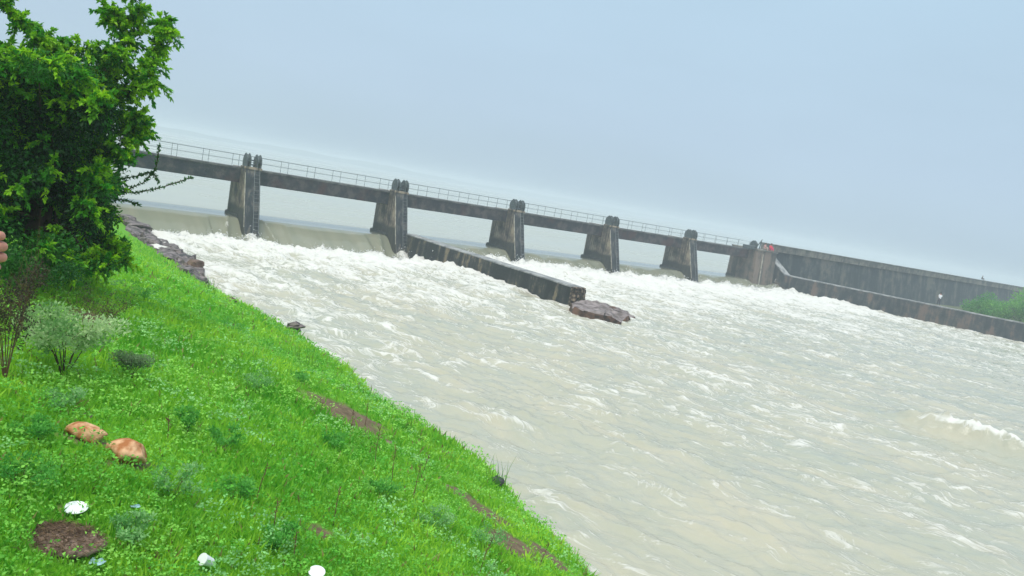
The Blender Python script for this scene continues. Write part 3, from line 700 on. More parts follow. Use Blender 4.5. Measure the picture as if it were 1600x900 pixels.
# blades
A_ = scatter(250000, 1.6, 48); B_ = scatter(90000, 1.2, 48, -3.0, -0.85); C_ = scatter(25000, 1.0, 20, 0.75, 2.2)
x, y, z, D, d = [np.concatenate(v) for v in zip(A_, B_, C_)]
br_ = bareness(x, y); patch = fbm(x*0.5, y*0.5, 3, 131)
k_ = (rg.random(len(x)) > br_*0.99) ; x, y, z, D, d, patch = [v[k_] for v in (x, y, z, D, d, patch)]
n = len(x); hgt = (0.035+0.055*rg.random(n)+0.05*np.clip(patch, -0.3, 1))*np.clip(0.7+d*0.09, 0.8, 2.6)
edge = np.exp(-(D/0.35)**2); clump = ss(0.12, 0.35, fbm(x*0.9+3, y*0.9, 3, 191)); hgt = hgt*(1+1.1*clump*np.exp(-(D/0.6)**2)); hgt = hgt*(1+0.35*ss(0.1, 0.4, fbm(x*1.6, y*1.6, 2, 192))); hgt = np.minimum(hgt*(1-0.35*edge+0.6*edge*rg.random(n)**5), 0.10+0.014*d)
wd = (0.005+0.005*rg.random(n))*np.clip(0.75+d*0.26, 1, 7)
dr = np.stack([rg.normal(0, 0.42, n), rg.normal(0, 0.42, n), np.ones(n)], 1)
col = tint(n, rg, x, y, (0.13, 0.47, 0.028), (0.44, 0.76, 0.055), 141)
dry = (rg.random(n) < 0.03+0.5*np.clip(fbm(x*1.3+4, y*1.3, 3, 181)-0.18, 0, 1)); col[dry] = np.array((0.34, 0.30, 0.11))*(0.6+0.7*rg.random((dry.sum(), 1)))
addl(*leaves(np.stack([x, y, z-0.01], 1), dr, hgt, wd, col, rg, 0.1))
# small broad leaves in rosettes
x, y, z, D, d = scatter(66000, 1.6, 28)
br_ = bareness(x, y); pm = fbm(x*0.8+9, y*0.8, 3, 151)
k_ = (rg.random(len(x)) > br_*0.98) & (pm+rg.normal(0, 0.25, len(x)) > -0.12); x, y, z, D, d, pm = [v[k_] for v in (x, y, z, D, d, pm)]
rep = 5; n0 = len(x); x = np.repeat(x, rep); y = np.repeat(y, rep); z = np.repeat(z, rep); d = np.repeat(d, rep); n = len(x)
st = np.repeat(rg.random(n0)*0.09+0.02, rep)
jx, jy = rg.normal(0, 0.02, n)*(1+d*0.05), rg.normal(0, 0.02, n)*(1+d*0.05)
an = rg.uniform(0, 2*math.pi, n); dr = np.stack([np.cos(an), np.sin(an), rg.uniform(0.0, 0.9, n)], 1)
Lg = (0.012+0.016*rg.random(n))*np.clip(0.8+d*0.08, 1, 2.6)
colA = tint(n0, rg, x[::rep], y[::rep], (0.14, 0.50, 0.050), (0.38, 0.74, 0.13), 161)
pale = fbm(x[::rep]*1.1, y[::rep]*1.1, 3, 171) > 0.22; colA[pale] = colA[pale]*0.5+np.array([0.22, 0.38, 0.20])
colA = colA*(0.75+0.5*rg.random((n0, 1)))
addl(*leaves(np.stack([x+jx, y+jy, z+st*np.clip(0.8+d*0.08, 1, 2)], 1), dr, Lg, Lg*0.62, np.repeat(colA, rep, 0), rg, 0.2))
gr = np_obj('grass', np.concatenate(VV), np.concatenate(FF), M['grass'], attrs={'tint': np.concatenate(CC)})
tag(gr, kind='stuff')

def bush_mesh(name, blobs, n, Lr, cols, rg, mat, parent, droop=0.0, up=0.2, hollow=0.35):
    """leaves through a set of ellipsoidal blobs (centre, radii); many small faces"""
    wts = np.array([b[1][0]*b[1][1]+b[1][1]*b[1][2]+b[1][0]*b[1][2] for b in blobs]); cnt = (n*wts/wts.sum()).astype(int)
    Ps, Ds, Cs = [], [], []
    for (c, r_), m_ in zip(blobs, cnt):
        m_ = max(m_, 6); v = unit(rg.normal(size=(m_, 3))); rad = (hollow+(1-hollow)*rg.random((m_, 1))**0.5)*(1+0.18*rg.normal(size=(m_, 1)))
        Ps.append(np.array(c)+v*rad*np.array(r_)); Ds.append(v*0.6+rg.normal(size=(m_, 3))*0.55+np.array([0, 0, up-droop]))
        bc = rg.random(); q = np.clip(bc+rg.normal(0, 0.18, m_), 0, 1)[:, None]
        Cs.append(np.array(cols[0])*(1-q)+np.array(cols[1])*q)
    P = np.concatenate(Ps); D_ = np.concatenate(Ds); C_ = np.concatenate(Cs); m_ = len(P)
    Lg = Lr[0]+(Lr[1]-Lr[0])*rg.random(m_)
    V, F, C = leaves(P, D_, Lg, Lg*rg.uniform(0.38, 0.62, m_), C_, rg)
    return np_obj(name, V, F, mat, parent, attrs={'tint': C})

# --- the big tree on the left
Tb = ground_px(45, 425); Tb = np.array([Tb[0], Tb[1], bz(Tb[0], Tb[1])-0.1]); TD = float(np.linalg.norm(Tb-CAMP))
def tp(px, py, dd=0.0):
    """point of the crown at the tree's distance (dd nearer/farther)"""
    return at_d(px, py, TD+dd)-Tb
tree = empty('tree', Tb); tag(tree, 'leafy wind-blown green tree filling the left edge of the bank', 'tree')
mpp = TD/FPX
rt = np.random.default_rng(5)
OUT = [(218, 20, 12, 14), (208, 42, 13, 16), (198, 66, 16, 16), (255, 40, 6, 10), (260, 52, 5, 9), (246, 64, 8, 10), (244, 84, 8, 9), (232, 104, 10, 9), (242, 128, 9, 5), (226, 132, 12, 7), (208, 118, 14, 12), (208, 142, 14, 8),
       (216, 184, 12, 10), (226, 200, 8, 9), (212, 218, 10, 9), (198, 208, 14, 14), (190, 156, 12, 16), (168, 22, 4, 12), (174, 32, 4, 7), (186, 92, 16, 14), (186, 34, 6, 10),
       (28, 36, 10, 6), (44, 48, 9, 6), (62, 62, 12, 7), (100, 82, 22, 10), (70, 80, 22, 12), (138, 86, 22, 13), (166, 90, 16, 12), (172, 118, 20, 18), (8, 84, 14, 10),
       (60, 106, 32, 18), (20, 110, 28, 18), (110, 120, 34, 24), (148, 136, 28, 24), (30, 146, 42, 28), (90, 165, 42, 32), (148, 180, 30, 28), (178, 192, 20, 20),
       (20, 200, 44, 36), (80, 220, 44, 36), (138, 235, 36, 30), (180, 238, 20, 20), (194, 252, 12, 14), (30, 270, 46, 36), (100, 285, 46, 36), (148, 288, 32, 28), (175, 290, 16, 16),
       (25, 330, 42, 36), (90, 345, 42, 34), (140, 338, 32, 30), (166, 335, 16, 20), (128, 380, 36, 28), (160, 382, 24, 22), (182, 388, 14, 16), (80, 390, 38, 26), (100, 408, 36, 14), (184, 404, 18, 10), (145, 410, 26, 10),
       (-40, 110, 40, 30), (-50, 180, 55, 40), (-50, 260, 60, 50), (-40, 350, 50, 40), (208, -12, 10, 12), (12, 14, 8, 6), (-12, 2, 12, 8)]
blobs = []; limbs = []
for (px, py, rx, ry) in OUT:
    for j in range(3 if rx > 24 else 1):
        dd = rt.uniform(-1.3, 0.9) if rx > 24 else rt.uniform(-0.3, 0.2)
        c = tp(px, py, dd); f_ = 1.0
        blobs.append((c, (rx*mpp*f_*0.92, rx*mpp*f_*0.92, ry*mpp*f_*0.92))); (limbs.append(c) if rx > 14 else None)
# several crown masses: yellow-green young sprays; crown shade put into the dark inner clump colours
bush_mesh('foliage', blobs, 78000, (0.035, 0.08), ((0.006, 0.045, 0.010), (0.05, 0.26, 0.020)), rt, M['leaf'], tree, droop=0.3, up=0.1, hollow=0.2)
# leafy sprays: drooping tips on top of clumps
def sprays(centres, nper, Ls, cols, rg, name, parent, mat, leafL=(0.06, 0.11), axis=None):
    P, D_, C_, tw = [], [], [], bmesh.new()
    for c in centres:
        for j in range(nper):
            a = unit(rg.normal(size=3)*0.8+(np.array(axis) if axis is not None else np.array([0.35, -0.5, 0.45]))); Ln = rg.uniform(*Ls); bend = np.array([0.15, 0, -0.55])
            q = rg.random()**1.3; m_ = int(34*Ln/0.4)+4
            u_ = np.linspace(0.1, 1, m_)[:, None]; pts = c+a*u_*Ln+bend*(u_**2)*Ln*0.5
            pts = np.repeat(pts, 2, 0); dr = a+bend*np.repeat(u_, 2, 0)+rg.normal(size=pts.shape)*0.55
            P.append(pts); D_.append(dr); cc = np.array(cols[0])*(1-q)+np.array(cols[1])*q
            C_.append(cc*(0.75+0.5*rg.random((len(pts), 1))))
            e1 = c+a*Ln*0.5+bend*Ln*0.125; e2 = c+a*Ln+bend*Ln*0.5
            tube(tw, c, e1, 0.006, 0.004, 4); tube(tw, e1, e2, 0.004, 0.002, 4)
    P = np.concatenate(P); D_ = np.concatenate(D_); C_ = np.concatenate(C_); m_ = len(P)
    Lg = rg.uniform(*leafL, m_)
    V, F, C = leaves(P, D_, Lg, Lg*0.5, C_, rg)
    o = np_obj(name, V, F, mat, parent, attrs={'tint': C}); bm_obj('twig', tw, M['bark'], o)
    return o
cs = []
for (c, r_) in blobs:
    for j in range(4): cs.append(c+unit(rt.normal(size=3)*0.8+np.array([0.25, -0.75, 0.5]))*np.array(r_)*(0.85 if r_[0] > 0.17 else 0.5))
sprays(cs, 5, (0.10, 0.24), ((0.05, 0.32, 0.018), (0.46, 0.80, 0.02)), rt, 'spray', tree, M['leaf'], leafL=(0.025, 0.08))
# trunk and limbs
g = bmesh.new(); top = np.array([0.1, 0.1, 2.2]); tube(g, (0, 0, -0.3), (0.05, 0.05, 1.1), 0.17, 0.13, 10); tube(g, (0.05, 0.05, 1.1), top, 0.13, 0.10, 10)
bm_obj('trunk', g, M['bark'], tree, smooth=True)
g = bmesh.new()
for i, c in enumerate(limbs[::2]):
    h0 = 0.5+1.6*rt.random(); a = np.array([0.05, 0.05, h0]); mid = a*0.5+c*0.5+np.array([0, 0, 0.15*np.linalg.norm(c-a)])
    tube(g, a, mid, 0.034, 0.016, 6); tube(g, mid, c, 0.016, 0.005, 6)
bm_obj('limb', g, M['bark'], tree, smooth=True)
# thin trailing shoots on the right side of the crown
def shoot(name, pts, nl, leafL, parent, cols, rg, r0=0.008):
    pts = [np.array(p) for p in pts]; g = bmesh.new()
    for a, b in zip(pts[:-1], pts[1:]): tube(g, a, b, r0, r0*0.7, 5)
    P, D_ = [], []
    for a, b in zip(pts[:-1], pts[1:]):
        u_ = rg.random((nl, 1)); P.append(a+(b-a)*u_); D_.append((b-a)/np.linalg.norm(b-a)*0.5+rg.normal(size=(nl, 3))*0.6)
    P = np.concatenate(P); D_ = np.concatenate(D_); m_ = len(P); q = rg.random((m_, 1)); Lg = rg.uniform(*leafL, m_)
    V, F, C = leaves(P, D_, Lg, Lg*0.45, np.array(cols[0])*(1-q)+np.array(cols[1])*q, rg)
    o = np_obj(name, V, F, M['leaf'], parent, attrs={'tint': C}); bm_obj('twig', g, M['bark'], o); return o
gc = ((0.03, 0.14, 0.03), (0.09, 0.26, 0.05))
shoot('shoot', [tp(180, 300), tp(215, 301), tp(255, 292), tp(300, 277)], 70, (0.025, 0.055), tree, gc, rt)
shoot('shoot', [tp(190, 300), tp(225, 285), tp(243, 265), tp(250, 225)], 70, (0.025, 0.055), tree, gc, rt)
shoot('shoot', [tp(185, 280), tp(215, 275), tp(238, 268), tp(248, 284)], 70, (0.025, 0.055), tree, gc, rt)
shoot('shoot', [tp(175, 310), tp(200, 314), tp(218, 320)], 70, (0.025, 0.055), tree, gc, rt)
shoot('shoot', [tp(238, 90), tp(258, 80), tp(266, 52), tp(258, 22)], 40, (0.05, 0.09), tree, gc, rt)

# --- shrubs, herbs, stalks
def shrub(name, px, py, hpx, wpx, nleaf, Lr, cols, label, cat, stems=7, mat=None, twigmat=None, rgs=1, twigs=0, group=None, thin=1.0):
    P = ground_px(px, py); rgx = np.random.default_rng(rgs); dist = float(np.linalg.norm(P-CAMP)); h = hpx*dist/FPX; w = wpx*dist/FPX
    root = empty(name, (P[0], P[1], bz(P[0], P[1])-0.02)); tag(root, label, cat, group)
    g = bmesh.new(); bl = []
    for i in range(stems):
        a = 2*math.pi*i/stems+rgx.random(); rr = w*0.5*rgx.uniform(0.3, 1.0); e = np.array([math.cos(a)*rr, math.sin(a)*rr, h*rgx.uniform(0.55, 0.95)])
        mid = e*np.array([0.35, 0.35, 0.5]); tube(g, (0, 0, -0.03), mid, thin*0.006*h/0.5, thin*0.004*h/0.5, 5); tube(g, mid, e, thin*0.004*h/0.5, thin*0.002, 5)
        for j in range(twigs):
            f0 = mid+(e-mid)*rgx.random(); f1 = f0+np.array([rgx.normal()*0.12*w, rgx.normal()*0.12*w, abs(rgx.normal())*0.22*h]); tube(g, f0, f1, thin*0.0025, thin*0.001, 4)
        bl.append((e, (w*0.17, w*0.17, h*0.16))); bl.append((mid+(e-mid)*0.5, (w*0.13, w*0.13, h*0.13)))
    if nleaf: bush_mesh('foliage', bl, nleaf, Lr, cols, rgx, M['leaf'], root, up=0.5, hollow=0.1)
    bm_obj('stem', g, twigmat or M['bark'], root)
    return root
shrub('pale_shrub', 100, 585, 84, 125, 3800, (0.02, 0.045), ((0.20, 0.42, 0.12), (0.58, 0.76, 0.38)), 'pale grey-green shrub with dark woody stems below the tree', 'shrub', 9, twigs=5, rgs=3)
shrub('dry_shrub', 8, 592, 150, 80, 2600, (0.012, 0.03), ((0.05, 0.05, 0.03), (0.12, 0.10, 0.05)), 'tall reddish brown dried shrub at the left edge of the bank', 'shrub', 9, twigmat=M['twig'], twigs=26, rgs=4, thin=.45)
shrub('dry_shrub', 150, 520, 60, 90, 900, (0.012, 0.025), ((0.06, 0.06, 0.03), (0.10, 0.09, 0.06)), 'dark brown twiggy shrub just behind the pale shrub', 'shrub', 9, twigmat=M['twig'], twigs=16, rgs=5, thin=.5)
shrub('low_shrub', 205, 590, 40, 62, 1500, (0.014, 0.03), ((0.12, 0.22, 0.09), (0.25, 0.36, 0.18)), 'small pale shrub to the right of the pale woody one', 'shrub', 7, rgs=6, twigs=3)
shrub('leafy_sprout', 30, 470, 70, 110, 3500, (0.03, 0.06), ((0.02, 0.12, 0.02), (0.08, 0.30, 0.03)), 'dense green undergrowth at the foot of the tree', 'undergrowth', 9, rgs=8)
HERB = [(398, 612, 30, 55, 'grey-green herb clump above the middle of the slope'), (292, 676, 36, 40, 'bluish green herb clump right of the orange stones'),
        (350, 700, 30, 50, 'low herb clump in the middle of the slope below the grey-green one'), (268, 778, 52, 70, 'leafy green weed clump below the orange stones'),
        (350, 520, 24, 50, 'pale herb clump on the upper slope near the rocks'), (225, 470, 24, 60, 'herb clump beside the foot of the tree'),
        (100, 640, 30, 60, 'green weed clump between the pale shrub and the orange stones'), (600, 780, 34, 60, 'herb clump on the lower right slope'),
        (520, 700, 26, 50, 'herb clump under the bare earth patch'), (680, 830, 34, 60, 'herb clump among the dry stalks near the bottom'),
        (430, 860, 36, 60, 'herb clump left of the bottom white cup'), (30, 760, 40, 80, 'dark green weed clump at the left edge beside the plate'),
        (205, 850, 40, 60, 'weed clump right of the brown mound'), (470, 600, 20, 40, 'small herb clump near the bank edge'), (60, 690, 34, 60, 'weed clump left of the long orange stone'),
        (760, 860, 34, 55, 'herb clump near the bottom edge of the bank'), (375, 780, 34, 60, 'herb clump in the lower middle of the slope')]
for i, (px, py, hp, wp, lb) in enumerate(HERB):
    c1 = ((0.07, 0.34, 0.04), (0.18, 0.55, 0.09)) if i % 3 else ((0.14, 0.42, 0.10), (0.34, 0.62, 0.24))
    shrub('herb_clump', px, py, hp, wp, 700, (0.014, 0.034), c1, lb, 'weed', 6, rgs=30+i, group='herb clumps on the grassy bank')
STALK = [(585, 738, 75, 'dry brown stalk nearest the bare earth patch'), (612, 765, 70, 'dry stalk in the middle of the slope, right of a shorter one'), (645, 785, 62, 'leaning dry stalk right of the middle of the slope'),
         (400, 778, 55, 'reddish dry stalk in the left middle of the slope'), (425, 838, 62, 'dark dry stalk below the reddish one'), (748, 898, 70, 'dark dry stalk near the bottom of the bank'),
         (520, 822, 60, 'thin dry stalk above the bottom white cup'), (458, 880, 50, 'bent dry stalk left of the bottom white cup'), (545, 690, 48, 'short dry stalk at the bare earth patch'), (570, 668, 45, 'thin upright stalk close to the bank edge'),
         (500, 660, 32, 'short brown stalk on the upper slope'), (660, 745, 40, 'short stalk near the purple stone'), (262, 690, 40, 'thin stalk right of the round orange stone'), (840, 890, 45, 'stalk at the bottom right end of the bank')]
for i, (px, py, hp, lb) in enumerate(STALK):
    P = ground_px(px, py); dist = float(np.linalg.norm(P-CAMP)); h = hp*dist/FPX; rr = random.Random(i+90)
    root = empty('dry_stalk', (P[0], P[1], bz(P[0], P[1])-0.02)); tag(root, lb, 'dry plant', 'dry stalks on the grassy bank')
    g = bmesh.new(); l1 = Vector((rr.uniform(-.06, .1)*h, rr.uniform(-.08, .08)*h, h*0.55)); l2 = Vector((l1.x*1.8+rr.uniform(-.05, .08)*h, l1.y*1.8, h))
    tube(g, (0, 0, -0.02), l1, 0.0045, 0.0035, 5); tube(g, l1, l2, 0.0035, 0.002, 5); bm_obj('stem', g, M['twig'], root)
    g = bmesh.new()
    for j in range(16):
        u_ = rr.uniform(0.35, 1); p = l1.lerp(l2, (u_-0.35)/0.65) if u_ > .35 else l1; q = p+Vector((rr.gauss(0, .04), rr.gauss(0, .04), rr.uniform(0.01, .08)))*h*1.1
        tube(g, p, q, 0.0022, 0.0035 if j % 2 else 0.001, 4)
    bm_obj('seed_head', g, M['twig'], root)
REED = [(575, 612, 36, 34, 'tuft of tall reeds on the bank edge at the upper middle'), (787, 752, 62, 40, 'tall curved reed tuft beside the dark rock on the bank edge'), (470, 550, 30, 44, 'reed tuft just below the layered rock'),
        (860, 812, 40, 30, 'reed tuft lowest on the bank edge'), (335, 446, 30, 26, 'thin reeds beside the dark shore rocks'), (642, 660, 26, 24, 'sparse reed tuft on the middle of the bank edge')]
for i, (px, py, hp, wp, lb) in enumerate(REED):
    P = ground_px(px-8, py+13); dist = float(np.linalg.norm(P-CAMP)); h = hp*dist/FPX; w = wp*dist/FPX; rgx = np.random.default_rng(300+i)
    m_ = 16 if i != 2 else 22; B0 = np.stack([rgx.normal(0, w*0.28, m_), rgx.normal(0, w*0.28, m_), np.full(m_, -0.02)], 1)
    Vs, Fs, Cs = [], [], []
    for j in range(m_):
        hh = h*rgx.uniform(0.5, 1.15); b0 = B0[j]; l = rgx.normal(size=2)*0.18+np.array([-0.08, 0]); wv = 0.0018+0.0004*dist
        u_ = np.linspace(0, 1, 4)[:, None]; ctr = b0+np.array([l[0], l[1], 0])*hh*u_**2+np.array([0, 0, 1])*hh*u_*(1-0.12*u_)
        sd = np.array([cR[0], cR[1], 0])*wv; q = len(np.concatenate(Vs)) if Vs else 0
        vv = np.concatenate([ctr-sd*(1-u_*0.9), ctr+sd*(1-u_*0.9)]); Vs.append(vv)
        Fs.append(q+np.array([[a, a+1, a+5, a+4] for a in range(3)]))
        qq = rgx.random(); Cs.append(np.tile(np.append(np.array([0.06, 0.22, 0.02])*(1-qq)+np.array([0.16, 0.34, 0.04])*qq, 1), (8, 1)))
    o = np_obj('reed_tuft', np.concatenate(Vs), np.concatenate(Fs), M['grass'], attrs={'tint': np.concatenate(Cs)})
    o.location = (P[0], P[1], bz(P[0], P[1])); tag(o, lb, 'reeds', 'reed tufts on the bank edge')

# --- bushes on the far right
def far_bush(s, t, r_, h, label, seed):
    root = frame_empty('bush', s, t, 0.95); tag(root, label, 'bush', 'bushes behind the right guide wall'); rgx = np.random.default_rng(seed)
    bl = []
    for i in range(26):
        a = rgx.uniform(0, 6.28); rr = r_*math.sqrt(rgx.random())*0.8; bl.append((np.array([math.cos(a)*rr, math.sin(a)*rr, h*(0.12+0.75*math.sqrt(max(0, 1-(rr/r_)**2))*rgx.uniform(0.25, 1))]), (r_*0.34, r_*0.34, h*0.17)))
    bush_mesh('foliage', bl, 9000, (0.14, 0.28), ((0.04, 0.28, 0.04), (0.28, 0.62, 0.10)), rgx, M['leaf'], root, up=0.1, hollow=0.5)
    g = bmesh.new(); tube(g, (0, 0, -0.4), (0, 0, h*0.5), 0.12, 0.07)
    for b in bl[:6]: tube(g, (0, 0, h*0.25), b[0], 0.05, 0.02, 5)
    bm_obj('trunk', g, M['bark'], root)
far_bush(90.5, 22.0, 2.8, 4.6, 'low green bush nearest the man in white behind the far wall', 71)
far_bush(92.5, 25.5, 3.2, 6.4, 'tallest green bush behind the far wall at the right edge', 72)
far_bush(95.0, 29.5, 3.2, 5.8, 'green bush cut by the right edge of the picture', 73)

# ------------------------------------------------------------------ stones, litter
def mat_rock(name, a, b_, scale=2.5):
    m = mat_plain(name, a, 0.75, 0.35, 0.5, scale, bump=1.0)
    r_ = [n for n in m.node_tree.nodes if n.type == 'VALTORGB'][0]; r_.color_ramp.elements[0].color = tuple(a)+(1,); r_.color_ramp.elements[1].color = tuple(b_)+(1,)
    r_.color_ramp.elements[0].position = 0.38; r_.color_ramp.elements[1].position = 0.62
    return m
M['rock'] = mat_rock('shore_rock', (0.035, 0.028, 0.028), (0.24, 0.195, 0.195), 3.5); M['rockbrown'] = mat_rock('brown_rock', (0.06, 0.032, 0.024), (0.22, 0.14, 0.11), 1.5)
M['orange'] = mat_rock('ochre_stone', (0.38, 0.14, 0.045), (0.72, 0.43, 0.24), 14); M['mound'] = mat_rock('dung_brown', (0.10, 0.068, 0.05), (0.27, 0.19, 0.145), 6)
M['darkrock'] = mat_rock('wet_dark_rock', (0.03, 0.03, 0.035), (0.10, 0.095, 0.10), 5)
def rock_bm(lx, ly, lz, seed, layers=True, flat=0.6, npl=16, lo=0.40):
    r_ = random.Random(seed); bm = bmesh.new(); bmesh.ops.create_icosphere(bm, subdivisions=3, radius=1.0)
    pl = [(Vector((r_.gauss(0, 1), r_.gauss(0, 1), r_.gauss(0, .6))).normalized(), r_.uniform(lo, 0.80 if npl > 9 else 0.95)) for _ in range(npl)]
    for v in bm.verts:
        for nrm, d_ in pl:
            k = v.co.dot(nrm)
            if k > d_: v.co -= nrm*(k-d_)
        if v.co.z > flat: v.co.z = flat+(v.co.z-flat)*0.15
        n1 = math.sin(v.co.x*5+seed)*math.cos(v.co.y*6+seed*2)*0.03
        if layers: n1 += 0.03*math.sin(v.co.z*16+seed)
        v.co *= 1+n1
        v.co.x *= lx; v.co.y *= ly; v.co.z *= lz
    return bm
def rock(px, py, wpx, asp, hh, label, mat, seed, name='rock', z=None, rz=0.0, group=None, sink=0.35, tilt=(0, 0), flat=0.6, soft=False):
    P = ground_px(px, py) if z is None else at_z(px, py, z); dist = float(np.linalg.norm(P-CAMP)); w = wpx*dist/FPX/2
    o = bm_obj(name, rock_bm(w, w*asp, w*hh, seed, not soft, flat, 12 if soft else 16, 0.5 if soft else 0.4), mat, None, smooth=soft)
    zz_ = bz(P[0], P[1]) if z is None else z
    o.location = (P[0], P[1], zz_+w*hh*(0.85-sink)); o.rotation_euler = (tilt[0], tilt[1], rz); tag(o, label, 'rock', group); return o
G1 = 'rocks along the near shore'
def srock(px, py, w_, asp, hh, zc, label, mt, seed, rz):
    return rock(px, py, w_, asp, hh, label, mt, seed, z=zc, group=G1, rz=rz, sink=.35)
srock(202, 346, 46, .7, .30, .9, 'highest pinkish shore rock beside the brown falling water', M['rock'], 1, -.6)
srock(218, 358, 56, .8, .26, .8, 'flat mauve shore slab below the highest one', M['rock'], 2, -.5)
srock(236, 382, 60, .7, .26, .8, 'grey shore rock with grass on its left side', M['rock'], 3, -.4)
srock(256, 404, 90, .7, .18, .8, 'flat pink slab lying in the grass above the water', M['rock'], 5, -.6)
srock(276, 398, 46, .6, .34, .6, 'dark mauve shore rock between the pink slab and the dark block', M['rock'], 6, -.7)
srock(290, 408, 42, .7, .40, .55, 'dark jagged rock touching the cracked block', M['darkrock'], 32, -.3)
srock(303, 422, 44, .8, .62, .6, 'dark brown cracked block at the end of the shore rocks', M['rockbrown'], 7, -.7)
srock(282, 424, 70, .5, .22, .9, 'low pinkish slab in the grass below the dark cracked block', M['rock'], 9, -.6)
rock(360, 474, 34, .7, .5, 'small brown rock alone on the bank edge below the shore rocks', M['rockbrown'], 8, group=G1, rz=-.5)
# layered rock: two slabs
P = at_z(457, 514, 2.3); rootr = empty('layered_rock', tuple(P), -0.9); tag(rootr, 'layered grey and brown rock jutting from the bank edge above the rapids', 'rock', G1)
dd_ = 1.25*float(np.linalg.norm(P-CAMP))/FPX
for i, (lx, lz, zo, mt, xo) in enumerate(((16, 5, -3, M['darkrock'], -1), (17, 3.2, 2, M['rock'], 0), (12, 2.6, 6, M['rock'], 2))):
    q = bm_obj('slab', rock_bm(lx*dd_, lx*0.8*dd_, lz*dd_*1.3, 40+i, flat=0.8), mt, rootr); q.location = (xo*dd_, 0, zo*dd_+0.02); q.rotation_euler = (0.05*i, -0.08, 0.5*i)
rock(430, 499, 14, .7, .3, 'small yellowish stone in the grass above the layered rock', M['orange'], 12)
rock(776, 757, 36, .75, .5, 'dark wet stone in the bank edge beside the curved reeds', M['darkrock'], 13, sink=.25, rz=-.5)
rock(132, 686, 74, .52, .36, 'long flat ochre stone in the grass, left of the two orange ones', M['orange'], 14, name='stone', rz=.25, sink=.25, tilt=(.12, .05), flat=2, soft=True)
rock(200, 722, 76, .66, .50, 'round orange ochre stone in the grass, right of the two', M['orange'], 15, name='stone', rz=-.1, sink=.2, tilt=(.2, -.05), flat=2, soft=True)
P = ground_px(95, 846); w = 54*float(np.linalg.norm(P-CAMP))/FPX
bm = bmesh.new(); bmesh.ops.create_icosphere(bm, subdivisions=5, radius=1.0)
co = np.array([v.co[:] for v in bm.verts]); nn_ = fbm(co[:, 0]*2.2, co[:, 1]*2.2, 5, 201)*0.30+fbm(co[:, 0]*9, co[:, 1]*9, 3, 211)*0.10
for v, q in zip(bm.verts, nn_): v.co = Vector((v.co.x*w*(1+q*.5), v.co.y*w*.66*(1+q*.5), v.co.z*w*.26+q*w*.5*(v.co.z > 0)))
mo = bm_obj('earth_mound', bm, M['mound'], smooth=True); mo.location = (P[0], P[1], bz(P[0], P[1])-w*.02); tag(mo, 'brown earthy mound in the grass under the white plate', 'mound')
rgx = np.random.default_rng(77); m_ = 1500; a_ = rgx.uniform(0, 6.28, m_); r0_ = np.sqrt(rgx.random(m_))*1.05
pp = np.stack([np.cos(a_)*r0_*w, np.sin(a_)*r0_*w*.66, np.sqrt(np.clip(1.12-r0_**2, 0.02, 2))*w*.30], 1)
Vx, Fx, Cx = leaves(pp, np.stack([rgx.normal(0.4, 1, m_), rgx.normal(0, 1, m_), rgx.normal(0.05, .25, m_)], 1), rgx.uniform(.015, .05, m_), rgx.uniform(.002, .005, m_), np.array([[.24, .16, .10]])*(0.35+1.3*rgx.random((m_, 1))), rgx)
tag(np_obj('straw', Vx, Fx, M['grass'], mo, attrs={'tint': Cx}), kind='stuff')
rock(605, 692, 24, .7, .25, 'small purple-brown stone in the middle of the slope', M['mound'], 17, name='stone')
rock(692, 708, 30, .6, .25, 'flat reddish stone near the bank edge', M['rockbrown'], 18, name='stone')
rock(135, 652, 26, .6, .3, 'small brown stone above the long ochre one', M['mound'], 19, name='stone')
# boulder at the end of the divide wall
def slab_rock(outline, zb, seed, mat, name):
    """a broken slab: outline of (world point) corners, jittered sides, pitted top"""
    r_ = random.Random(seed); P_ = [Vector(p) for p in outline]; cen = sum(P_, Vector())/len(P_); pts = []
    for a, b in zip(P_, P_[1:]+P_[:1]):
        for k_ in range(4): pts.append(a.lerp(b, k_/4)+Vector((r_.gauss(0, .11), r_.gauss(0, .11), r_.gauss(0, .09))))
    bm = bmesh.new(); n_ = len(pts); rings = []
    for (sc_, dz, zmode) in ((0.25, .07, 0), (0.6, .03, 0), (0.92, 0, 0), (1.0, -.10, 0), (1.04, .55, 1), (1.0, .25, 1), (1.12, 0, 1)):
        rg_ = []
        for p in pts:
            q = cen+(p-cen)*sc_; z = p.z*min(1, sc_)+cen.z*(1-min(1, sc_))+dz if zmode == 0 else zb+(p.z-zb)*dz
            rg_.append(bm.verts.new((q.x+r_.gauss(0, .04), q.y+r_.gauss(0, .04), z+r_.gauss(0, .035))))
        rings.append(rg_)
    for a, b in zip(rings[:-1], rings[1:]):
        for k_ in range(n_): bm.faces.new((a[k_], b[k_], b[(k_+1) % n_], a[(k_+1) % n_]))
    bm.faces.new(rings[0]); bm.faces.new(rings[-1][::-1]); bmesh.ops.recalc_face_normals(bm, faces=bm.faces[:])
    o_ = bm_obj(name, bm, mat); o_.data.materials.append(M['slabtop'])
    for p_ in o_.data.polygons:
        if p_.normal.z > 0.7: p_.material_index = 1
    return o_
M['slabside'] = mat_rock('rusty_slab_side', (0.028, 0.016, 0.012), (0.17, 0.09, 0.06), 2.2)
M['slabtop'] = mat_rock('wet_sheen_slab_top', (0.11, 0.085, 0.08), (0.30, 0.25, 0.245), 2.0)  # wet sheen of the boulder's upward faces put into a paler colour
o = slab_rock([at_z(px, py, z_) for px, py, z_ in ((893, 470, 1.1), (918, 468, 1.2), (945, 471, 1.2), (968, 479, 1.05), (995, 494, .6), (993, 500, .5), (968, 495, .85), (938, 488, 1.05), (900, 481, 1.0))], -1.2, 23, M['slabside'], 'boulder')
tag(o, 'big flat-topped brown boulder in the rapids at the end of the divide wall', 'boulder')
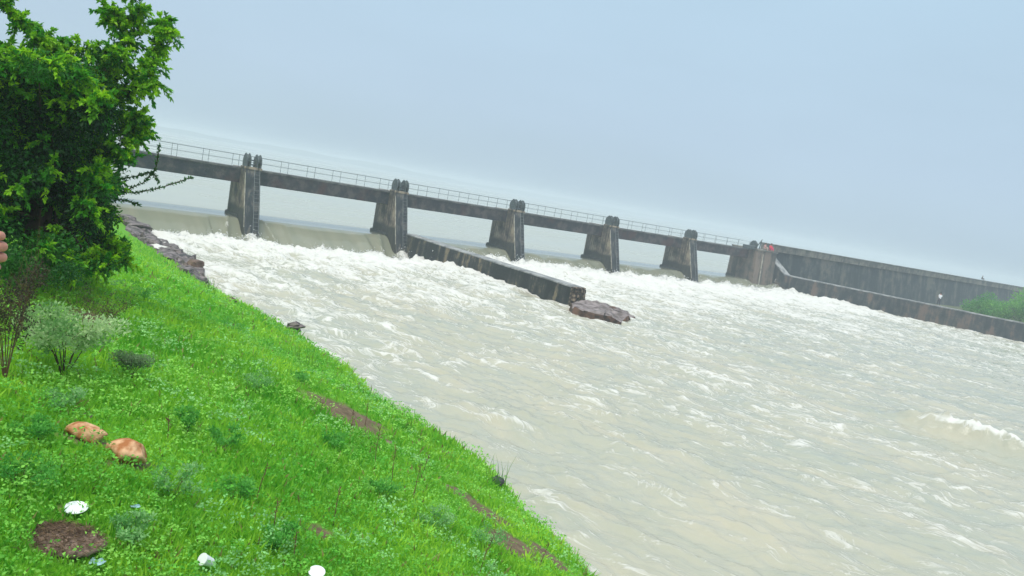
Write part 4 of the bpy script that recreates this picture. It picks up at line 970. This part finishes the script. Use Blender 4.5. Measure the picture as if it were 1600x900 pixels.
M['ledge'] = mat_rock('dark_ledge_rock', (0.026, 0.018, 0.016), (0.19, 0.14, 0.125), 1.8)
for outl, lb, sd in ((((192, 340, 1.0), (214, 345, .9), (236, 356, .8), (246, 372, .8), (238, 386, .9), (216, 376, 1.0), (198, 358, 1.1)), 'upper dark part of the rock ledge at the waterline by the brown water', 51),
                     (((240, 368, .75), (266, 378, .7), (290, 392, .7), (300, 404, .7), (288, 416, .8), (262, 408, .9), (244, 392, .9)), 'middle part of the dark rock ledge along the foaming water', 52),
                     (((286, 396, .8), (308, 404, .8), (320, 420, .8), (322, 438, .7), (306, 442, .8), (282, 428, .9), (272, 410, .9)), 'lower end of the dark rock ledge, just above the bare grass edge', 53)):
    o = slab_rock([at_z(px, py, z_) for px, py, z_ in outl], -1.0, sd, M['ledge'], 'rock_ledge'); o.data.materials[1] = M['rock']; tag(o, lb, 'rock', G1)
o = bm_obj('boulder', rock_bm(0.8, 0.7, 0.6, 29, flat=0.5), M['rockbrown']); q = ORG+uS*14.2+dT*26.4+np.array([0, 0, 0.55]); o.location = Vector(q); o.rotation_euler = (0, 0.1, ROTZ)
tag(o, 'small brown rock wedged between the wall end and the big boulder', 'boulder')

M['paper'] = mat_plain('white_paper', (0.80, 0.82, 0.83), 0.5, 0.4, 0.05, 20)
M['film'] = mat_plain('blue_plastic', (0.30, 0.48, 0.52), 0.35, 0.5, 0.25, 20)
def lathe(prof, n=28):
    bm = bmesh.new(); rings = [[bm.verts.new((r_*math.cos(2*math.pi*i/n), r_*math.sin(2*math.pi*i/n), z)) for i in range(n)] for r_, z in prof]
    for a, b in zip(rings[:-1], rings[1:]):
        for i in range(n): bm.faces.new((a[i], a[(i+1) % n], b[(i+1) % n], b[i]))
    bm.faces.new(rings[0][::-1]); bm.faces.new(rings[-1]); return bm
P = ground_px(117, 803); dd_ = float(np.linalg.norm(P-CAMP))/FPX; R0 = 15*dd_
o = bm_obj('paper_plate', lathe([(R0*.62, 0), (R0*.7, 0.002), (R0*.95, .018), (R0, .02), (R0*.99, .023), (R0*.94, .022), (R0*.68, .006), (R0*.1, .005)]), M['paper'], smooth=True)
o.location = (P[0], P[1], bz(P[0], P[1])+0.022); o.rotation_euler = (0.12, 0.05, 0); tag(o, 'round white paper plate lying on the brown mound', 'plate')
def cup(px, py, hpx, label, tilt, rz, name='paper_cup'):
    P = ground_px(px, py); h = hpx*float(np.linalg.norm(P-CAMP))/FPX
    root = empty(name, (P[0], P[1], bz(P[0], P[1])+0.045+h*.3), rz); root.rotation_euler = (tilt, 0, rz); tag(root, label, 'cup')
    bm_obj('cup_wall', lathe([(h*.34, -h*.5), (h*.46, h*.5), (h*.44, h*.5), (h*.33, -h*.46), (h*.05, -h*.46)]), M['paper'], root, smooth=False)
    bm_obj('rim', lathe([(h*.445, h*.49), (h*.49, h*.495), (h*.49, h*.53), (h*.445, h*.53)]), M['paper'], root)
cup(321, 893, 17, 'white paper cup lying in the grass at the bottom of the picture', 1.0, -0.6)
cup(490, 921, 24, 'white cup cut off by the bottom edge of the picture', 0.25, 0.4)
def scrap(px, py, wpx, label, mat, seed):
    P = ground_px(px, py); w = wpx*float(np.linalg.norm(P-CAMP))/FPX/2; r_ = random.Random(seed); n_ = 7
    bm = bmesh.new(); g_ = [[bm.verts.new(((i/(n_-1)-.5)*2*w+r_.gauss(0, w*.06), (j/(n_-1)-.5)*1.3*w+r_.gauss(0, w*.06), abs(r_.gauss(0, w*.22)))) for j in range(n_)] for i in range(n_)]
    for i in range(n_-1):
        for j in range(n_-1): bm.faces.new((g_[i][j], g_[i+1][j], g_[i+1][j+1], g_[i][j+1]))
    o = bm_obj('litter_scrap', bm, mat); o.location = (P[0], P[1], bz(P[0], P[1])+0.055); o.rotation_euler = (0, 0, r_.random()*3); tag(o, label, 'litter')
scrap(246, 418, 16, 'crumpled white scrap in the grass below the shore rocks', M['paper'], 1)
scrap(150, 894, 18, 'crumpled blue-green plastic at the bottom left', M['film'], 2)
scrap(210, 805, 12, 'small pale blue scrap right of the white plate', M['film'], 3)

# ------------------------------------------------------------------ people
M['skin'] = mat_plain('skin', (0.36, 0.17, 0.11), 0.55, 0.4, 0.08, 30); M['skinp'] = mat_plain('skin_near', (0.50, 0.22, 0.15), 0.5, 0.4, 0.14, 60, bump=0.1)
M['hair'] = mat_plain('hair', (0.015, 0.012, 0.011), 0.5, 0.4)
def cloth(name, c): return mat_plain(name, c, 0.85, 0.2, 0.12, 8, bump=0.2)
def skin_mesh(name, V, E, R, mat, parent, levels=1, root=0):
    me = bpy.data.meshes.new(name); me.from_pydata([tuple(v) for v in V], E, []); me.update()
    o = bpy.data.objects.new(name, me); COL.objects.link(o)
    md = o.modifiers.new('skin', 'SKIN'); md.use_smooth_shade = True
    sv = me.skin_vertices[0].data if me.skin_vertices else None
    if sv is None:
        me.attributes; 
    for i, rr in enumerate(R):
        me.skin_vertices[0].data[i].radius = rr if isinstance(rr, tuple) else (rr, rr)
        me.skin_vertices[0].data[i].use_root = (i in root if isinstance(root, (set, tuple)) else i == root)
    sb = o.modifiers.new('sub', 'SUBSURF'); sb.levels = levels; sb.render_levels = levels
    dg = bpy.context.evaluated_depsgraph_get(); ev = o.evaluated_get(dg); m2 = bpy.data.meshes.new_from_object(ev)
    m2.materials.clear(); m2.materials.append(mat); m2.polygons.foreach_set('use_smooth', [True]*len(m2.polygons))
    bpy.data.objects.remove(o); o2 = bpy.data.objects.new(name, m2); link(o2, parent); return o2
def person(loc, rz, pose, shirt, legs, label, group=None, h=1.7, extra_arm=None, skinm=None):
    """pose: dict of joints in metres for a 1.7 m figure facing +x"""
    root = empty('person', loc, rz); root.scale = (h/1.7,)*3; tag(root, label, 'person', group)
    J = dict(pel=(0, 0, .92), spine=(0, 0, 1.10), chest=(0.01, 0, 1.30), neck=(0, 0, 1.44), hb=(0.02, 0, 1.50), head=(0.03, 0, 1.59), top=(0.01, 0, 1.67),
             sl=(0, .17, 1.38), el=(-.02, .22, 1.12), wl=(.05, .24, .88), hl=(.08, .24, .79), sr=(0, -.17, 1.38), er=(-.02, -.22, 1.12), wr=(.05, -.24, .88), hr=(.08, -.24, .79),
             pl=(0, .095, .80), kl=(.03, .10, .49), al=(0, .10, .08), fl=(.14, .11, .03), pr=(0, -.095, .80), kr=(.03, -.10, .49), ar=(0, -.10, .08), fr=(.14, -.11, .03))
    J.update(pose)
    R = dict(pel=(.105, .115), spine=(.10, .125), chest=(.11, .15), neck=.055, hb=.058, head=(.088, .078), top=(.06, .055), sl=.055, el=.04, wl=.028, hl=.035, sr=.055, er=.04, wr=.028, hr=.035,
             pl=.078, kl=.055, al=.038, fl=.035, pr=.078, kr=.055, ar=.038, fr=.035)
    def build(name, keys, edges, grow, mat, r0):
        r0 = (r0,) if isinstance(r0, str) else r0
        ks = list(keys); V = [J[k] for k in ks]
        rr = [tuple(x*grow for x in (R[k] if isinstance(R[k], tuple) else (R[k], R[k]))) for k in ks]
        return skin_mesh(name, V, [(ks.index(a), ks.index(b)) for a, b in edges], rr, mat, root, 2, tuple(ks.index(q_) for q_ in r0))
    E = [('pel', 'spine'), ('spine', 'chest'), ('chest', 'neck'), ('neck', 'hb'), ('hb', 'head'), ('head', 'top'), ('chest', 'sl'), ('sl', 'el'), ('el', 'wl'), ('wl', 'hl'), ('chest', 'sr'), ('sr', 'er'), ('er', 'wr'), ('wr', 'hr'),
         ('pel', 'pl'), ('pl', 'kl'), ('kl', 'al'), ('al', 'fl'), ('pel', 'pr'), ('pr', 'kr'), ('kr', 'ar'), ('ar', 'fr')]
    drop = ('wr', 'hr') if extra_arm else ()
    E0 = [e for e in E if e[0] not in drop and e[1] not in drop]
    if extra_arm:
        J['wr'] = extra_arm; E0.append(('er', 'wr'))
    build('body', [k for k in J if k != 'hr' or not extra_arm], E0, 1.0, skinm or M['skin'], 'pel')
    pz = J['pel']; cz = J['chest']; sit = J['kl'][0] > .3
    J['tl'] = (pz[0], .055, pz[2]+.10); J['tr'] = (pz[0], -.055, pz[2]+.10); R['tl'] = R['tr'] = (.095, .085)
    J['hem'] = (pz[0], 0, pz[2]-(0 if sit else .10)); R['hem'] = (.12, .15); J['yoke'] = (cz[0], 0, cz[2]+.09); R['yoke'] = (.075, .13)
    J['cl'] = (cz[0], .07, cz[2]+.05); J['cr'] = (cz[0], -.07, cz[2]+.05); R['cl'] = R['cr'] = .07
    build('shirt', ['hem', 'spine', 'chest', 'yoke', 'cl', 'sl', 'el', 'cr', 'sr', 'er'], [('hem', 'spine'), ('spine', 'chest'), ('chest', 'yoke'), ('cl', 'sl'), ('sl', 'el'), ('cr', 'sr'), ('sr', 'er')], 1.26, shirt, ('hem', 'cl', 'cr'))
    build('trousers', ['tl', 'pl', 'kl', 'al', 'tr', 'pr', 'kr', 'ar'], [('tl', 'pl'), ('pl', 'kl'), ('kl', 'al'), ('tr', 'pr'), ('pr', 'kr'), ('kr', 'ar')], 1.26, legs, ('tl', 'tr'))
    hp = Vector(J['head'])
    bm = bmesh.new(); bmesh.ops.create_icosphere(bm, subdivisions=3, radius=0.098)
    for v in bm.verts:
        v.co.z = max(v.co.z, -0.02 if v.co.x > 0.02 else -0.06); v.co.y *= 0.92
    o = bm_obj('hair', bm, M['hair'], root, smooth=True); o.location = hp+Vector((-0.018, 0, 0.03))
    bm = bmesh.new(); bmesh.ops.create_uvsphere(bm, u_segments=8, v_segments=6, radius=0.016)
    o = bm_obj('nose', bm, skinm or M['skin'], root, smooth=True); o.location = hp+Vector((0.092, 0, -0.01))
    for yy in (.032, -.032):
        bm = bmesh.new(); bmesh.ops.create_uvsphere(bm, u_segments=8, v_segments=6, radius=0.010)
        o = bm_obj('eye', bm, M['hair'], root, smooth=True); o.location = hp+Vector((0.080, yy, 0.012))
    for yy in (.082, -.082):
        bm = bmesh.new(); bmesh.ops.create_uvsphere(bm, u_segments=8, v_segments=6, radius=0.022)
        o = bm_obj('ear', bm, skinm or M['skin'], root, smooth=True); o.location = hp+Vector((0.0, yy, -0.005)); o.scale = (.7, .35, 1.2)
    bm = bmesh.new(); box(bm, -.004, .004, -.024, .024, -.004, .004); o = bm_obj('mouth', bm, cloth('lip', (.3, .1, .09)), root); o.location = hp+Vector((0.083, 0, -0.045))
    return root
def bpos(s, t, z): return Vector(ORG+uS*s+dT*t+np.array([0, 0, z]))
person(bpos(84.0, 18.7, 2.86), ROTZ+2.6, dict(wl=(.22, .16, 1.20), hl=(.27, .12, 1.27), wr=(.22, -.16, 1.22), hr=(.27, -.12, 1.28), kl=(.10, .10, .50), al=(.12, .10, .08), fl=(.26, .11, .03), ar=(-.14, -.10, .08), fr=(0, -.11, .03)),
       cloth('white_shirt', (.80, .80, .82)), cloth('dark_trousers', (.07, .075, .09)), 'man in a white shirt and dark trousers standing on the far right wall', h=1.75)
SIT = dict(pel=(0, 0, .16), spine=(0, 0, .34), chest=(.03, 0, .54), neck=(.05, 0, .68), hb=(.07, 0, .74), head=(.09, 0, .83), top=(.07, 0, .91), sl=(.03, .17, .62), el=(.12, .22, .40), wl=(.30, .14, .36), hl=(.36, .10, .36),
           sr=(.03, -.17, .62), er=(.12, -.22, .40), wr=(.30, -.14, .36), hr=(.36, -.10, .36), pl=(.09, .10, .15), kl=(.38, .12, .42), al=(.40, .12, .08), fl=(.52, .12, .04), pr=(.09, -.10, .15), kr=(.38, -.12, .42), ar=(.40, -.12, .08), fr=(.52, -.12, .04))
person(bpos(70.9, 0.0, 5.80), ROTZ+.3, SIT, cloth('pale_pink_shirt', (.62, .36, .34)), cloth('beige_wrap', (.45, .33, .28)), 'person in pale pink sitting on the abutment, left of the one in red', 'people sitting on the far abutment', h=1.9)
person(bpos(72.1, 0.1, 5.80), ROTZ-.2, SIT, cloth('red_shirt', (.78, .03, .09)), cloth('crimson_wrap', (.68, .03, .13)), 'person in bright red sitting on the abutment, right of the one in pink', 'people sitting on the far abutment', h=2.0)
person(bpos(148, -2.5, 6.82), ROTZ+.2, SIT, cloth('dark_shirt', (.05, .07, .07)), cloth('grey_trousers', (.09, .10, .10)), 'small dark figure sitting on the dam parapet at the far right', h=1.6)

# person beside the camera: only the fingers round a grey pole reach into the picture
Hc = at_d(-19, 391, 1.75)                       # where the pole is gripped
gz = bz(Hc[0], Hc[1])
M['pole'] = mat_plain('grey_pole', (0.30, 0.31, 0.30), 0.45, 0.5, 0.15, 30, metal=0.2)
g = bmesh.new(); ptop = at_d(-20, 331, 1.75); tube(g, (0, 0, 0), (0, 0, float(ptop[2]-gz)), 0.0105, 0.0105, 16)
pole = bm_obj('pole', g, M['pole'], smooth=False); pole.location = (Hc[0], Hc[1], gz-0.0); tag(pole, 'thin grey pole gripped by a hand at the left edge', 'pole')
away = unit(np.array([Hc[0], Hc[1], 0.0])); sidev = np.array([-away[1], away[0], 0])    # sidev points left
feet = Hc+sidev*0.52-away*0.05
fz = bz(feet[0], feet[1]); fdir = math.atan2(-sidev[1], -sidev[0])+0.5
hh = 1.68; kk = hh/1.7
Rm = np.array([[math.cos(fdir), -math.sin(fdir)], [math.sin(fdir), math.cos(fdir)]])
wrist = Hc+sidev*0.085+np.array([0, 0, -0.012])
def loc_(P): q = Rm.T@(P[:2]-feet[:2]); return (q[0]/kk, q[1]/kk, (P[2]-fz)/kk)
wl_ = loc_(wrist)
near = person((feet[0], feet[1], fz), fdir, dict(er=(wl_[0]*0.45+.02, wl_[1]*0.5-.16, 1.13)), cloth('grey_shirt', (.28, .30, .30)), cloth('navy_trousers', (.05, .06, .09)),
              'person beside the viewer whose fingers grip a grey pole', h=hh, extra_arm=wl_, skinm=M['skinp'])
# hand: palm and five fingers curled round the pole, one skinned surface
ax = np.array([0, 0, 1.0]); inw = -sidev; fwd = away
def hp_(a_in, a_f, zz_): return Hc+inw*a_in+fwd*a_f+ax*zz_
V = [wrist, hp_(-0.055, -0.012, -0.008), hp_(-0.028, -0.024, 0.0)]; E = [(0, 1), (1, 2)]; R = [.026, (.024, .034), (.016, .036)]
for i, (zf, rf, lf) in enumerate(((0.030, .0095, .80), (0.010, .0100, 1.02), (-0.0105, .0098, 1.06), (-0.030, .0085, .72))):
    b0 = len(V); o_ = 0.0205
    pts = [hp_(-0.018, -0.027, zf), hp_(0.006*lf, -0.026*lf, zf+.001), hp_(0.0235*lf, -0.006, zf), hp_(0.018*lf, 0.017*lf, zf-.001), hp_(-0.002, 0.0235, zf-.002)]
    V += pts; E += [(2, b0)]+[(b0+j, b0+j+1) for j in range(4)]; R += [rf*1.05, rf*1.08, rf, rf*.92, rf*.8]
b0 = len(V); V += [hp_(-0.040, 0.010, 0.022), hp_(-0.022, 0.026, 0.036), hp_(0.002, 0.027, 0.044)]; E += [(1, b0), (b0, b0+1), (b0+1, b0+2)]; R += [.013, .0115, .0095]
Vl = [Vector(v)-Vector((feet[0], feet[1], fz)) for v in V]; inv = Matrix.Rotation(-fdir, 3, 'Z')
Vl = [(inv@v)/kk for v in Vl]; R = [tuple(x/kk for x in (r_ if isinstance(r_, tuple) else (r_, r_))) for r_ in R]
skin_mesh('hand', Vl, E, R, M['skinp'], near, 2, 0)

# ------------------------------------------------------------------ far shore and haze
M['shore'] = mat_plain('far_shore_trees', (0.05, 0.08, 0.05), 0.9, 0.1, 0.3, 0.02)
g = bmesh.new(); n_ = 240; rows = []
for i in range(n_+1):
    s = -900+i*(2600/n_); hgt = 5+5*abs(math.sin(i*0.37))*abs(math.cos(i*0.113))+3*random.random()
    rows.append([g.verts.new((-1300-0.12*s, s*2, 1.0)), g.verts.new((-1330-0.12*s, s*2, 1.2+hgt)), g.verts.new((-1400-0.12*s, s*2, 1.0))])
for a, b in zip(rows[:-1], rows[1:]):
    g.faces.new((a[0], b[0], b[1], a[1])); g.faces.new((a[1], b[1], b[2], a[2]))
bmesh.ops.recalc_face_normals(g, faces=g.faces[:])
o = bm_obj('far_shore', g, M['shore']); o.matrix_world = MB_; tag(o, kind='structure')

hz = bpy.data.materials.new('haze'); hz.use_nodes = True; t = hz.node_tree
t.nodes.remove(t.nodes['Principled BSDF']); pv = t.nodes.new('ShaderNodeVolumePrincipled')
pv.inputs['Color'].default_value = (0.78, 0.86, 0.93, 1); pv.inputs['Density'].default_value = 0.0017; pv.inputs['Anisotropy'].default_value = 0.1
t.links.new(pv.outputs[0], t.nodes['Material Output'].inputs['Volume'])
g = bmesh.new(); box(g, -FAR-50, FAR+50, -FAR-50, FAR+50, -3.4, 14.0)
# keep the reservoir and ground wholly inside: the box is wider than both
hb = bm_obj('haze', g, hz); hb.matrix_world = Matrix.Translation(Vector(ORG)) @ Matrix.Rotation(ROTZ, 4, 'Z'); tag(hb, kind='stuff'); hb.scale = (1.6, 1.6, 1)
